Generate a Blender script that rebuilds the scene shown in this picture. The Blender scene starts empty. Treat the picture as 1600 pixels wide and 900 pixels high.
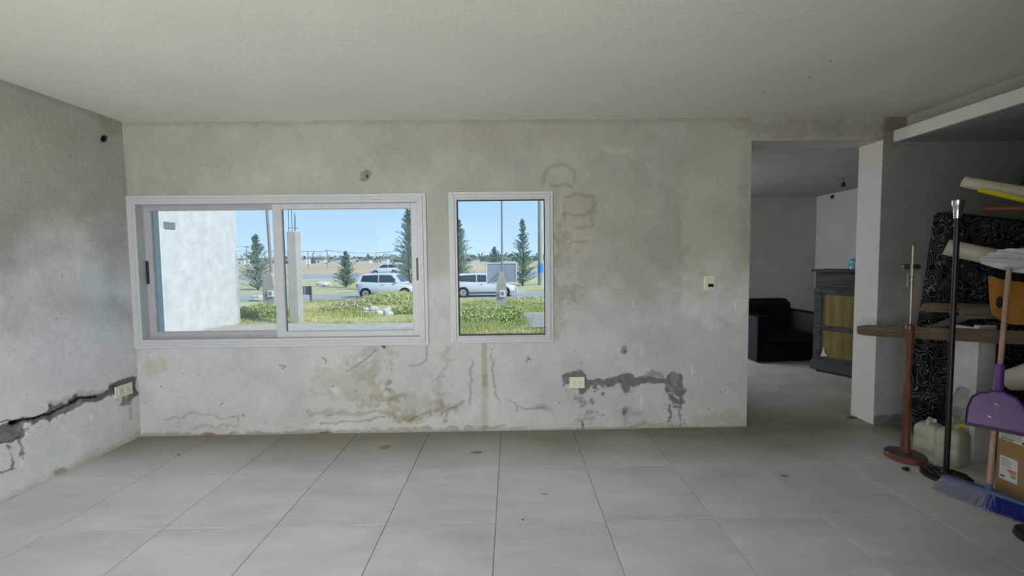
import bpy, math, random
import numpy as np
from mathutils import Vector, Matrix

random.seed(7); RNG = np.random.default_rng(7)
PI = math.pi
scene = bpy.context.scene
COL = scene.collection

# ------------------------------------------------------------------ camera
F, YAW, PITCH, ROLL, H = 653.22, 0.01195, 0.05285, -0.01083, 1.43664
CX, CY = 807.2, 439.95
W, LX, CZ, DX, DZ = 3.4484, -3.100, 2.5683, 1.9757, 2.3842     # back wall, left wall, ceiling, door left, door top
sy_, cy_, sp_, cp_ = math.sin(YAW), math.cos(YAW), math.sin(PITCH), math.cos(PITCH)
FW = Vector((sy_*cp_, cy_*cp_, -sp_)); R0 = Vector((cy_, -sy_, 0)); U0 = R0.cross(FW)
RT = math.cos(ROLL)*R0 + math.sin(ROLL)*U0; UP = -math.sin(ROLL)*R0 + math.cos(ROLL)*U0
CAM = Vector((0, 0, H))
cd = bpy.data.cameras.new('camera'); cam = bpy.data.objects.new('camera', cd); COL.objects.link(cam)
cam.matrix_world = Matrix(((RT.x, UP.x, -FW.x, 0), (RT.y, UP.y, -FW.y, 0), (RT.z, UP.z, -FW.z, H), (0, 0, 0, 1)))
cd.sensor_width = 36; cd.lens = F/1600*36
cd.shift_x = (800-CX)/1600; cd.shift_y = (CY-450)/1600; cd.clip_start = .02; cd.clip_end = 4000
scene.camera = cam

# ------------------------------------------------------------------ light
scene.view_settings.view_transform = 'Standard'; scene.view_settings.look = 'None'
scene.view_settings.gamma = 1; scene.view_settings.use_curve_mapping = False
scene.view_settings.exposure = 0.16
wd = bpy.data.worlds.new('sky'); scene.world = wd; wd.use_nodes = True
nt = wd.node_tree; nt.nodes.clear()
tc = nt.nodes.new('ShaderNodeTexCoord'); sx = nt.nodes.new('ShaderNodeSeparateXYZ')
mr = nt.nodes.new('ShaderNodeMapRange'); cr = nt.nodes.new('ShaderNodeValToRGB')
bg = nt.nodes.new('ShaderNodeBackground'); wo = nt.nodes.new('ShaderNodeOutputWorld')
nt.links.new(tc.outputs['Generated'], sx.inputs[0]); nt.links.new(sx.outputs['Z'], mr.inputs['Value'])
mr.inputs['From Min'].default_value = -.02; mr.inputs['From Max'].default_value = 1
nt.links.new(mr.outputs[0], cr.inputs[0])
for i, (p, c) in enumerate([(0, (.62, .80, .94)), (.06, (.50, .73, .96)), (.17, (.38, .64, .98)), (1, (.24, .47, .95))]):
    e = cr.color_ramp.elements[i] if i < 2 else cr.color_ramp.elements.new(p)
    e.position = p; e.color = (*c, 1)
nt.links.new(cr.outputs[0], bg.inputs[0]); bg.inputs[1].default_value = 1.0
nt.links.new(bg.outputs[0], wo.inputs[0])

def lamp(name, kind, loc, target, energy, color=(1, 1, 1), **kw):
    d = bpy.data.lights.new(name, kind); o = bpy.data.objects.new(name, d); COL.objects.link(o)
    o.location = loc; o.rotation_euler = (Vector(target)-Vector(loc)).to_track_quat('-Z', 'Y').to_euler()
    d.energy = energy; d.color = color
    for k, v in kw.items(): setattr(d, k, v)
    return o
lamp('sun', 'SUN', (30, -13, 27), (0, 0, 0), 3.5, (1, .95, .87), angle=.01)
# added fill light behind the viewer; stand-in daylight at the far room's side window
lamp('added_rear_fill', 'AREA', (-1.55, -1.85, 1.15), (-1.55, 0, 1.15), 116, (1, .985, .955), shape='RECTANGLE', size=2.5, size_y=2.2)
lamp('daylight_side_window', 'AREA', (1.28, 6.35, 1.5), (4, 6.5, 1.3), 32, (1, .99, .97), shape='RECTANGLE', size=1.5, size_y=1.4)

# ------------------------------------------------------------------ pixel -> world
def ray(px, py):
    return FW + RT*((px-CX)/F) - UP*((py-CY)/F)
def atY(px, py, Y): d = ray(px, py); return CAM + d*(Y/d.y)
def atZ(px, py, z=0.): d = ray(px, py); return CAM + d*((z-H)/d.z)
def atX(px, py, X): d = ray(px, py); return CAM + d*(X/d.x)
def proj(x, y, z):
    z = z-H
    dr = x*RT.x+y*RT.y+z*RT.z; du = x*UP.x+y*UP.y+z*UP.z; df = x*FW.x+y*FW.y+z*FW.z
    return CX+F*dr/df, CY-F*du/df

# ------------------------------------------------------------------ noise
def vnoise(x, y, scale, seed):
    rs = np.random.default_rng(seed); g = rs.random((256, 256))
    x = np.asarray(x)/scale+57.3; y = np.asarray(y)/scale+91.7
    xi = np.floor(x).astype(int); yi = np.floor(y).astype(int); fx = x-xi; fy = y-yi
    fx = fx*fx*(3-2*fx); fy = fy*fy*(3-2*fy)
    a = g[xi % 256, yi % 256]; b = g[(xi+1) % 256, yi % 256]; c = g[xi % 256, (yi+1) % 256]; d = g[(xi+1) % 256, (yi+1) % 256]
    return (a*(1-fx)+b*fx)*(1-fy)+(c*(1-fx)+d*fx)*fy
def fbm(x, y, scale, seed, oct=4):
    t = 0; amp = .5; s = 0
    for k in range(oct):
        t = t+amp*vnoise(x, y, scale/2**k, seed+k); s += amp; amp *= .55
    return t/s
def sstep(a, b, x):
    t = np.clip((x-a)/(b-a), 0, 1); return t*t*(3-2*t)

# ------------------------------------------------------------------ materials
def mat(name, color=(.5, .5, .5), rough=.6, metal=0., noise=0., nscale=8., bump=0., bscale=60., attr=None, spec=.4,
        alpha=None, trans=0., color2=None, rand=0., stretch=None, coat=0.):
    m = bpy.data.materials.new(name); m.use_nodes = True
    n = m.node_tree.nodes; l = m.node_tree.links; b = n['Principled BSDF']
    b.inputs['Roughness'].default_value = rough; b.inputs['Metallic'].default_value = metal
    b.inputs['Specular IOR Level'].default_value = spec
    b.inputs['Coat Weight'].default_value = coat
    if trans: b.inputs['Transmission Weight'].default_value = trans
    if alpha is not None: b.inputs['Alpha'].default_value = alpha
    src = None
    t = n.new('ShaderNodeTexCoord'); vec = t.outputs['Object']
    if stretch:
        mp = n.new('ShaderNodeMapping'); mp.inputs['Scale'].default_value = stretch; l.new(vec, mp.inputs[0]); vec = mp.outputs[0]
    if attr:
        a = n.new('ShaderNodeAttribute'); a.attribute_name = attr; src = a.outputs['Color']
    if noise or color2:
        nz = n.new('ShaderNodeTexNoise'); nz.inputs['Scale'].default_value = nscale; nz.inputs['Detail'].default_value = 7
        nz.inputs['Roughness'].default_value = .65; l.new(vec, nz.inputs['Vector'])
        if color2:
            r = n.new('ShaderNodeValToRGB'); r.color_ramp.elements[0].position = .35; r.color_ramp.elements[1].position = .68
            r.color_ramp.elements[0].color = (*color, 1); r.color_ramp.elements[1].color = (*color2, 1)
            l.new(nz.outputs['Fac'], r.inputs[0]); src = r.outputs[0]
        else:
            k = n.new('ShaderNodeMapRange'); k.inputs['From Min'].default_value = .25; k.inputs['From Max'].default_value = .75
            k.inputs['To Min'].default_value = 1-noise; k.inputs['To Max'].default_value = 1+noise
            l.new(nz.outputs['Fac'], k.inputs['Value'])
            mx = n.new('ShaderNodeVectorMath'); mx.operation = 'SCALE'
            if src: l.new(src, mx.inputs[0])
            else: mx.inputs[0].default_value = color
            l.new(k.outputs[0], mx.inputs['Scale']); src = mx.outputs[0]
    if rand:
        oi = n.new('ShaderNodeObjectInfo'); k = n.new('ShaderNodeMapRange')
        k.inputs['To Min'].default_value = 1-rand; k.inputs['To Max'].default_value = 1+rand
        l.new(oi.outputs['Random'], k.inputs['Value']); mx = n.new('ShaderNodeVectorMath'); mx.operation = 'SCALE'
        if src: l.new(src, mx.inputs[0])
        else: mx.inputs[0].default_value = color
        l.new(k.outputs[0], mx.inputs['Scale']); src = mx.outputs[0]
    if src: l.new(src, b.inputs['Base Color'])
    else: b.inputs['Base Color'].default_value = (*color, 1)
    if bump:
        nb = n.new('ShaderNodeTexNoise'); nb.inputs['Scale'].default_value = bscale; nb.inputs['Detail'].default_value = 5
        l.new(vec, nb.inputs['Vector']); bp = n.new('ShaderNodeBump'); bp.inputs['Strength'].default_value = bump
        bp.inputs['Distance'].default_value = .01; l.new(nb.outputs['Fac'], bp.inputs['Height']); l.new(bp.outputs[0], b.inputs['Normal'])
    return m

def glass_mat(name, tint=(.97, .99, .99), gloss=.06, rough=.0):
    m = bpy.data.materials.new(name); m.use_nodes = True
    n = m.node_tree.nodes; l = m.node_tree.links; n.clear()
    o = n.new('ShaderNodeOutputMaterial'); tr = n.new('ShaderNodeBsdfTransparent'); gl = n.new('ShaderNodeBsdfGlossy'); mx = n.new('ShaderNodeMixShader')
    tr.inputs[0].default_value = (*tint, 1); gl.inputs['Roughness'].default_value = rough; gl.inputs[0].default_value = (1, 1, 1, 1)
    mx.inputs[0].default_value = gloss
    l.new(tr.outputs[0], mx.inputs[1]); l.new(gl.outputs[0], mx.inputs[2]); l.new(mx.outputs[0], o.inputs[0])
    return m

M = dict(
    coat=mat('plaster', attr='coat', rough=.88, noise=.05, nscale=26, bump=.22, bscale=38, spec=.25),
    plaster=mat('plain_plaster', (.50, .50, .47), .9, noise=.08, nscale=3, bump=.2, bscale=30, spec=.25),
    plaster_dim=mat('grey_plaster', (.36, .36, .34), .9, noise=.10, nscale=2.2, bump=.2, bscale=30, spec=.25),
    ceiling=mat('ceiling_paint', (.70, .705, .63), .9, noise=.05, nscale=1.6, bump=.12, bscale=50, spec=.2),
    beam=mat('beam_paint', (.66, .67, .62), .85, noise=.05, nscale=4, bump=.1, spec=.2),
    band=mat('beam_band_plaster', (.40, .39, .33), .9, color2=(.47, .46, .40), nscale=2.5, bump=.15, spec=.2),
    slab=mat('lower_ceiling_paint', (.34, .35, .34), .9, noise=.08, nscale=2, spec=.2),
    grout=mat('grout', (.30, .30, .29), .9, noise=.15, nscale=14),
    alu=mat('white_aluminium', (.48, .50, .52), .42, noise=.05, nscale=9, spec=.5),
    alu_dirty=mat('dusty_aluminium', (.37, .38, .40), .55, noise=.10, nscale=14, spec=.4),
    gasket=mat('black_gasket', (.015, .015, .018), .6),
    glass=glass_mat('window_glass', (.97, .985, .985), .002),
    dimplate=mat('grey_plate', (.34, .34, .30), .5), ivory=mat('ivory_plastic', (.72, .70, .56), .35, spec=.5), black=mat('black_plastic', (.02, .02, .022), .4),
    wood_red=mat('turned_red_wood', (.085, .026, .012), .35, color2=(.15, .05, .022), nscale=5, stretch=(9, 9, .6), coat=.4),
    wood_disc=mat('brown_disc_wood', (.13, .04, .016), .5, color2=(.20, .065, .028), nscale=6, coat=.2),
    disc_top=mat('dusty_disc_top', (.075, .07, .065), .6, noise=.2, nscale=12),
    brass=mat('aged_brass', (.42, .36, .24), .35, metal=.9, noise=.15, nscale=20),
    blackmetal=mat('black_lacquer', (.012, .012, .014), .38, noise=.2, nscale=20),
    chrome=mat('brushed_nickel', (.55, .53, .50), .25, metal=1, noise=.1, nscale=10),
    timber=mat('weathered_timber', (.085, .062, .04), .9, color2=(.17, .13, .085), nscale=3, stretch=(1.2, 22, 22), bump=.5, bscale=8),
    timber_warm=mat('pale_timber', (.15, .11, .065), .85, color2=(.26, .19, .115), nscale=3, stretch=(1.2, 20, 20), bump=.35, bscale=8),
    timber_grey=mat('grey_timber', (.11, .10, .08), .9, color2=(.19, .17, .13), nscale=3, stretch=(1.2, 20, 20), bump=.4, bscale=8),
    whiteboard=mat('white_melamine', (.52, .53, .51), .5, color2=(.60, .61, .59), nscale=7),
    jerry=mat('milky_plastic', (.38, .41, .31), .4, color2=(.48, .50, .40), nscale=5),
    whitecap=mat('white_cap', (.66, .67, .62), .4), yellow=mat('yellow_plastic', (.62, .52, .02), .4, noise=.12, nscale=20),
    orange=mat('orange_spout', (.75, .38, .02), .4),
    purple=mat('purple_plastic', (.125, .045, .22), .35, noise=.22, nscale=11, spec=.5),
    purple_lip=mat('dark_lip', (.03, .015, .04), .5), broomstick=mat('pinkish_wood', (.36, .23, .16), .5, color2=(.46, .31, .23), nscale=4, stretch=(8, 8, .8)),
    broomblue=mat('blue_plastic', (.09, .13, .25), .5), bristle_clear=mat('clear_bristle', (.34, .38, .46), .5), bristle_blue=mat('blue_bristle', (.02, .035, .36), .5),
    carton=mat('brown_cardboard', (.36, .22, .10), .85, noise=.08, nscale=7, bump=.1, bscale=30),
    label=mat('paper_label', (.74, .74, .72), .6), ink=mat('print_ink', (.03, .03, .035), .7),
    red=mat('label_red', (.6, .05, .04), .6), amber=mat('label_amber', (.7, .35, .05), .6), green=mat('label_green', (.05, .35, .08), .6), bluelab=mat('label_blue', (.06, .25, .55), .6),
    vinyl=mat('cream_vinyl', (.55, .52, .40), .5, noise=.04, nscale=6), cloth=mat('beige_cloth', (.50, .48, .40), .8, noise=.1, nscale=9),
    tubecream=mat('cream_card_tube', (.62, .58, .44), .6, noise=.06, nscale=12), pipebrown=mat('red_brown_pipe', (.15, .045, .03), .5, noise=.12, nscale=20),
    darkpipe=mat('dark_green_pipe', (.035, .05, .045), .5),
    markbrown=mat('faded_brown_mark', (.30, .17, .10), .7), markgreen=mat('faded_green_mark', (.22, .27, .14), .7),
    bag=mat('thin_white_bag', (.62, .60, .64), .5, noise=.12, nscale=16), bag_grey=mat('crumpled_clear_bag', (.36, .37, .34), .35, noise=.2, nscale=12),
    plywood=mat('orange_varnished_wood', (.36, .15, .02), .35, color2=(.46, .21, .04), nscale=4, stretch=(3, 3, .8), coat=.3),
    rattan=mat('dark_weave', (.006, .006, .007), .85, spec=.08, noise=.35, nscale=60, bump=.6, bscale=90),
    rattan_lit_piping=mat('dark_weave_lit_and_piping', (.035, .038, .042), .85, spec=.1, noise=.2, nscale=60, bump=.6, bscale=90),  # weave with light from the left painted in; reused for the mattress piping
    cushion=mat('black_cushion', (.010, .010, .012), .9, spec=.1, noise=.3, nscale=7, bump=.3, bscale=12),
    cab=mat('grey_washed_wood', (.03, .032, .034), .7, spec=.2, color2=(.068, .074, .077), nscale=3.2, stretch=(1.5, 9, 9), bump=.2, bscale=20),
    cabdark=mat('dark_plinth_wood', (.04, .045, .05), .6, noise=.2, nscale=8),
    curtain=mat('gold_curtain', (.13, .09, .02), .6, color2=(.21, .15, .045), nscale=2.5, stretch=(6, 1, .7), bump=.3, bscale=6),
    jug=mat('blue_jug_plastic', (.18, .42, .62), .15, trans=.35), shard=mat('pale_shard', (.45, .46, .46), .3),
    rodpale=mat('pale_green_rod', (.45, .46, .30), .5), concrete=mat('outdoor_concrete', (.38, .37, .33), .9, color2=(.50, .48, .43), nscale=1.6, bump=.3, bscale=10),
    outwall=mat('whitewashed_wall', (.50, .53, .53), .9, color2=(.64, .66, .65), nscale=3.2, bump=.3, bscale=6),
    vent=mat('vent_grey', (.24, .26, .28), .7), steel=mat('rusty_steel', (.16, .15, .15), .7, noise=.2), galv=mat('galvanised_pipe', (.34, .36, .38), .5, metal=.4),
    woodpole=mat('grey_wood_pole', (.30, .27, .24), .8, noise=.1), signgrey=mat('sign_back_grey', (.34, .37, .43), .7, noise=.04, nscale=2), signframe=mat('sign_frame_white', (.70, .74, .78), .5),
    boarddark=mat('dark_board', (.13, .13, .14), .7, noise=.15, nscale=5), bluepaint=mat('blue_paint', (.08, .30, .72), .6),
    asphalt=mat('pale_asphalt', (.34, .35, .38), .9, noise=.08, nscale=.6), gravel=mat('gravel', (.26, .235, .205), .95, color2=(.40, .37, .32), nscale=9, bump=.4, bscale=30),
    slabout=mat('pale_paving', (.36, .33, .26), .9, color2=(.46, .43, .35), nscale=2.5),
    ground=mat('meadow', attr='coat', rough=.95, noise=.22, nscale=1.4, bump=.5, bscale=6, spec=.1),
    grass=mat('grass_blades', attr='coat', rough=.8, spec=.1), needles=mat('conifer_needles', (.17, .27, .22), .8, color2=(.30, .40, .32), nscale=3, spec=.1),
    bush=mat('bush_leaves', (.13, .20, .09), .8, color2=(.26, .34, .14), nscale=5, spec=.1), bark=mat('bark', (.12, .09, .07), .9),
    farwood=mat('far_trees', (.20, .26, .22), .9, color2=(.30, .36, .30), nscale=.3), farhouse=mat('far_house_walls', (.62, .62, .60), .9), farroof=mat('far_roof', (.32, .30, .30), .9),
    carwhite=mat('white_car_paint', (.68, .71, .75), .25, spec=.5, coat=.6), carglass=mat('tinted_car_glass', (.035, .05, .06), .08, spec=.6),
    tyre=mat('tyre_rubber', (.02, .02, .02), .8), rim=mat('alloy_rim', (.45, .46, .48), .35, metal=.6), taill=mat('tail_light', (.35, .03, .03), .3), headl=mat('head_lamp', (.6, .62, .65), .15),
    hole=mat('wall_hole_dark', (.02, .02, .02), .95), mortar=mat('dark_mortar', (.13, .13, .125), .95, noise=.25, nscale=16, bump=.5, bscale=40),
    mud=mat('brown_dirt', (.29, .24, .18), .9, noise=.3, nscale=20), scrap=mat('dark_scrap', (.08, .07, .06), .8), rubble=mat('white_rubble', (.62, .61, .58), .9),
)

# floor tile material: cement look with clouds per tile
def tile_material():
    m = bpy.data.materials.new('cement_tile'); m.use_nodes = True
    n = m.node_tree.nodes; l = m.node_tree.links; b = n['Principled BSDF']
    g = n.new('ShaderNodeNewGeometry'); oi = n.new('ShaderNodeObjectInfo')
    ad = n.new('ShaderNodeVectorMath'); ad.operation = 'ADD'; cmb = n.new('ShaderNodeCombineXYZ')
    ml = n.new('ShaderNodeMath'); ml.operation = 'MULTIPLY'; ml.inputs[1].default_value = 40
    l.new(oi.outputs['Random'], ml.inputs[0]); l.new(ml.outputs[0], cmb.inputs['Z'])
    l.new(g.outputs['Position'], ad.inputs[0]); l.new(cmb.outputs[0], ad.inputs[1])
    mp = n.new('ShaderNodeMapping'); mp.inputs['Scale'].default_value = (1, 3.2, 1); l.new(ad.outputs[0], mp.inputs[0])
    n1 = n.new('ShaderNodeTexNoise'); n1.inputs['Scale'].default_value = 1.6; n1.inputs['Detail'].default_value = 8; n1.inputs['Roughness'].default_value = .62
    l.new(mp.outputs[0], n1.inputs['Vector'])
    r = n.new('ShaderNodeValToRGB'); r.color_ramp.elements[0].position = .3; r.color_ramp.elements[1].position = .7
    r.color_ramp.elements[0].color = (.53, .53, .52, 1); r.color_ramp.elements[1].color = (.70, .70, .685, 1)
    l.new(n1.outputs['Fac'], r.inputs[0])
    # olive dust patches, plus shade painted along the back wall and into the doorway
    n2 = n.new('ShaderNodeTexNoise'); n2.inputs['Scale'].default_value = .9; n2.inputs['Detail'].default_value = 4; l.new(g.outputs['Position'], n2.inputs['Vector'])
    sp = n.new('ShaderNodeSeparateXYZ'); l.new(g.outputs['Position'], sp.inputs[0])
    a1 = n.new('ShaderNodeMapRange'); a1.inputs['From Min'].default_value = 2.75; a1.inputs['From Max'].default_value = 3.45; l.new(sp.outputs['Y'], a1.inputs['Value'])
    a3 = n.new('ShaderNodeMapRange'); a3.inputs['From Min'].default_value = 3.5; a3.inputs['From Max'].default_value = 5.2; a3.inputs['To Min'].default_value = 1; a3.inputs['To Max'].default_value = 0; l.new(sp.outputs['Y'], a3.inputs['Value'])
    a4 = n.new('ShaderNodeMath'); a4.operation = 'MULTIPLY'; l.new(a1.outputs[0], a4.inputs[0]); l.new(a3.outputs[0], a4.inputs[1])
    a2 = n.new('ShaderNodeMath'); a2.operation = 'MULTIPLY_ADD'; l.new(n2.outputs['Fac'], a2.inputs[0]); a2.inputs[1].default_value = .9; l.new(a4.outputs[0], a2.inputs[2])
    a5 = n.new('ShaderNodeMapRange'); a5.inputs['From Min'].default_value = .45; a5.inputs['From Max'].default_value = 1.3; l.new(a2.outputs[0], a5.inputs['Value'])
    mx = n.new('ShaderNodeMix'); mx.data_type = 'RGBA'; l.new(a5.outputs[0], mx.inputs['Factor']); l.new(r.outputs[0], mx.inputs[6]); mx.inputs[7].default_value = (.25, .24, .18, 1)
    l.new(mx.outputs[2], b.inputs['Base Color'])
    rr = n.new('ShaderNodeMapRange'); rr.inputs['To Min'].default_value = .38; rr.inputs['To Max'].default_value = .6; l.new(n1.outputs['Fac'], rr.inputs['Value'])
    l.new(rr.outputs[0], b.inputs['Roughness']); b.inputs['Specular IOR Level'].default_value = .35
    return m
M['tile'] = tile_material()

# ------------------------------------------------------------------ object helpers
def tag(o, label=None, cat=None, group=None, kind=None):
    if label: o['label'] = label
    if cat: o['category'] = cat
    if group: o['group'] = group
    if kind: o['kind'] = kind
    return o
def thing(name, label, cat, loc=(0, 0, 0), rotz=0, group=None, rot=None):
    o = bpy.data.objects.new(name, None); COL.objects.link(o); o.empty_display_size = .1
    o.location = loc; o.rotation_euler = rot if rot else (0, 0, rotz)
    return tag(o, label, cat, group)
def wmat(o):
    m = o.matrix_basis.copy()
    return wmat(o.parent) @ m if o.parent else m

class MB:
    def __init__(s): s.v = []; s.f = []; s.mi = []; s.cur = 0
    def add(s, vs, fs):
        b = len(s.v); s.v += [tuple(v) for v in vs]; s.f += [tuple(i+b for i in f) for f in fs]; s.mi += [s.cur]*len(fs); return s
    def box(s, x0, x1, y0, y1, z0, z1, bev=0.):
        if bev <= 0:
            vs = [(x, y, z) for x in (x0, x1) for y in (y0, y1) for z in (z0, z1)]
            return s.add(vs, [(0, 1, 3, 2), (4, 6, 7, 5), (0, 4, 5, 1), (2, 3, 7, 6), (0, 2, 6, 4), (1, 5, 7, 3)])
        b = min(bev, (x1-x0)/2.01, (y1-y0)/2.01, (z1-z0)/2.01)
        vs = []; idx = {}
        for sx_ in (0, 1):
            for sy in (0, 1):
                for sz in (0, 1):
                    X = (x0, x1)[sx_]; Y = (y0, y1)[sy]; Z = (z0, z1)[sz]
                    dx = b*(1-2*sx_); dy = b*(1-2*sy); dz = b*(1-2*sz)
                    for a, p in (('x', (X, Y+dy, Z+dz)), ('y', (X+dx, Y, Z+dz)), ('z', (X+dx, Y+dy, Z))):
                        idx[(sx_, sy, sz, a)] = len(vs); vs.append(p)
        I = lambda *k: idx[k]
        fs = []
        for s1 in (0, 1):
            fs.append((I(s1, 0, 0, 'x'), I(s1, 1, 0, 'x'), I(s1, 1, 1, 'x'), I(s1, 0, 1, 'x')))
            fs.append((I(0, s1, 0, 'y'), I(1, s1, 0, 'y'), I(1, s1, 1, 'y'), I(0, s1, 1, 'y')))
            fs.append((I(0, 0, s1, 'z'), I(1, 0, s1, 'z'), I(1, 1, s1, 'z'), I(0, 1, s1, 'z')))
            for s2 in (0, 1):
                fs.append((I(0, s1, s2, 'y'), I(1, s1, s2, 'y'), I(1, s1, s2, 'z'), I(0, s1, s2, 'z')))
                fs.append((I(s1, 0, s2, 'x'), I(s1, 1, s2, 'x'), I(s1, 1, s2, 'z'), I(s1, 0, s2, 'z')))
                fs.append((I(s1, s2, 0, 'x'), I(s1, s2, 1, 'x'), I(s1, s2, 1, 'y'), I(s1, s2, 0, 'y')))
        for s1 in (0, 1):
            for s2 in (0, 1):
                for s3 in (0, 1): fs.append((I(s1, s2, s3, 'x'), I(s1, s2, s3, 'y'), I(s1, s2, s3, 'z')))
        return s.add(vs, fs)
    def obox(s, P0, P1, w, h, up=(0, 0, 1)):
        """bar from P0 to P1, w across, h along up"""
        P0 = Vector(P0); P1 = Vector(P1); d = (P1-P0).normalized(); u = Vector(up); r = d.cross(u).normalized(); u = r.cross(d)
        vs = [P+r*a*w/2+u*b*h/2 for P in (P0, P1) for a, b in ((-1, -1), (1, -1), (1, 1), (-1, 1))]
        return s.add(vs, [(3, 2, 1, 0), (4, 5, 6, 7), (0, 1, 5, 4), (1, 2, 6, 5), (2, 3, 7, 6), (3, 0, 4, 7)])
    def tube(s, pts, r, n=12, cap=True, closed=False):
        pts = [Vector(p) for p in pts]; rs = r if isinstance(r, (list, tuple)) else [r]*len(pts)
        N = len(pts); vs = []; prev = None
        for i, p in enumerate(pts):
            if closed: d = pts[(i+1) % N]-pts[i-1]
            else: d = pts[min(i+1, N-1)]-pts[max(i-1, 0)]
            if d.length < 1e-9: d = Vector((0, 0, 1))
            d.normalize()
            if prev is None:
                a = Vector((0, 0, 1)) if abs(d.z) < .9 else Vector((1, 0, 0)); u = d.cross(a).normalized()
            else: u = (prev-d*prev.dot(d)).normalized()
            prev = u; w = d.cross(u)
            for k in range(n): t = 2*PI*k/n; vs.append(p+(u*math.cos(t)+w*math.sin(t))*rs[i])
        fs = []
        for i in range(N if closed else N-1):
            j = (i+1) % N
            for k in range(n): k2 = (k+1) % n; fs.append((i*n+k, i*n+k2, j*n+k2, j*n+k))
        if cap and not closed: fs += [tuple(reversed(range(n))), tuple((N-1)*n+k for k in range(n))]
        return s.add(vs, fs)
    def lathe(s, prof, n=32, c=(0, 0, 0)):
        return s.tube([(c[0], c[1], c[2]+z+1e-6*i) for i, (r, z) in enumerate(prof)], [max(r, 1e-4) for r, z in prof], n) if False else s._lathe(prof, n, c)
    def _lathe(s, prof, n, c):
        vs = [(c[0]+r*math.cos(2*PI*k/n), c[1]+r*math.sin(2*PI*k/n), c[2]+z) for r, z in prof for k in range(n)]
        fs = [(i*n+k, i*n+(k+1) % n, (i+1)*n+(k+1) % n, (i+1)*n+k) for i in range(len(prof)-1) for k in range(n)]
        fs += [tuple(reversed(range(n))), tuple((len(prof)-1)*n+k for k in range(n))]
        return s.add(vs, fs)
    def prism(s, poly, a, b, axis='y'):
        """polygon in the plane across `axis`, from a to b"""
        def P(p, t): return {'y': (p[0], t, p[1]), 'x': (t, p[0], p[1]), 'z': (p[0], p[1], t)}[axis]
        n = len(poly); vs = [P(p, a) for p in poly]+[P(p, b) for p in poly]
        return s.add(vs, [tuple(range(n)), tuple(reversed(range(n, 2*n)))]+[(i, n+i, n+(i+1) % n, (i+1) % n) for i in range(n)])
    def build(s, name, m, parent=None, world=False, smooth=35, kind=None, rnd=None):
        me = bpy.data.meshes.new(name); vs = s.v
        if world and parent is not None:
            inv = wmat(parent).inverted(); vs = [tuple(inv @ Vector(v)) for v in vs]
        me.from_pydata(vs, [], s.f); me.validate()
        for mm in (m if isinstance(m, list) else [m]): me.materials.append(mm)
        if isinstance(m, list) and len(me.polygons) == len(s.mi): me.polygons.foreach_set('material_index', s.mi)
        import bmesh
        bm = bmesh.new(); bm.from_mesh(me); bmesh.ops.recalc_face_normals(bm, faces=bm.faces); bm.to_mesh(me); bm.free()
        if smooth:
            me.polygons.foreach_set('use_smooth', [True]*len(me.polygons)); me.set_sharp_from_angle(angle=math.radians(smooth))
        o = bpy.data.objects.new(name, me); COL.objects.link(o)
        if parent is not None: o.parent = parent
        if kind: o['kind'] = kind
        return o
def fastmesh(name, V, Fq, m, nper=4, col=None, parent=None, smooth=False):
    me = bpy.data.meshes.new(name); V = np.ascontiguousarray(V, dtype=np.float32); Fq = np.ascontiguousarray(Fq, dtype=np.int32)
    me.vertices.add(len(V)); me.vertices.foreach_set('co', V.ravel())
    nf = len(Fq); me.loops.add(nf*nper); me.loops.foreach_set('vertex_index', Fq.ravel())
    me.polygons.add(nf); me.polygons.foreach_set('loop_start', np.arange(nf, dtype=np.int32)*nper)
    try: me.polygons.foreach_set('loop_total', np.full(nf, nper, dtype=np.int32))
    except Exception: pass
    if smooth: me.polygons.foreach_set('use_smooth', np.ones(nf, dtype=bool))
    me.update(calc_edges=True)
    if col is not None:
        a = me.color_attributes.new('coat', 'FLOAT_COLOR', 'POINT')
        c = np.ones((len(V), 4), dtype=np.float32); c[:, :3] = col; a.data.foreach_set('color', c.ravel())
    me.materials.append(m)
    o = bpy.data.objects.new(name, me); COL.objects.link(o)
    if parent is not None: o.parent = parent
    return o
def struct(o, label=None):
    o['kind'] = 'structure'
    if label: o['label'] = label
    return o

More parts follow.
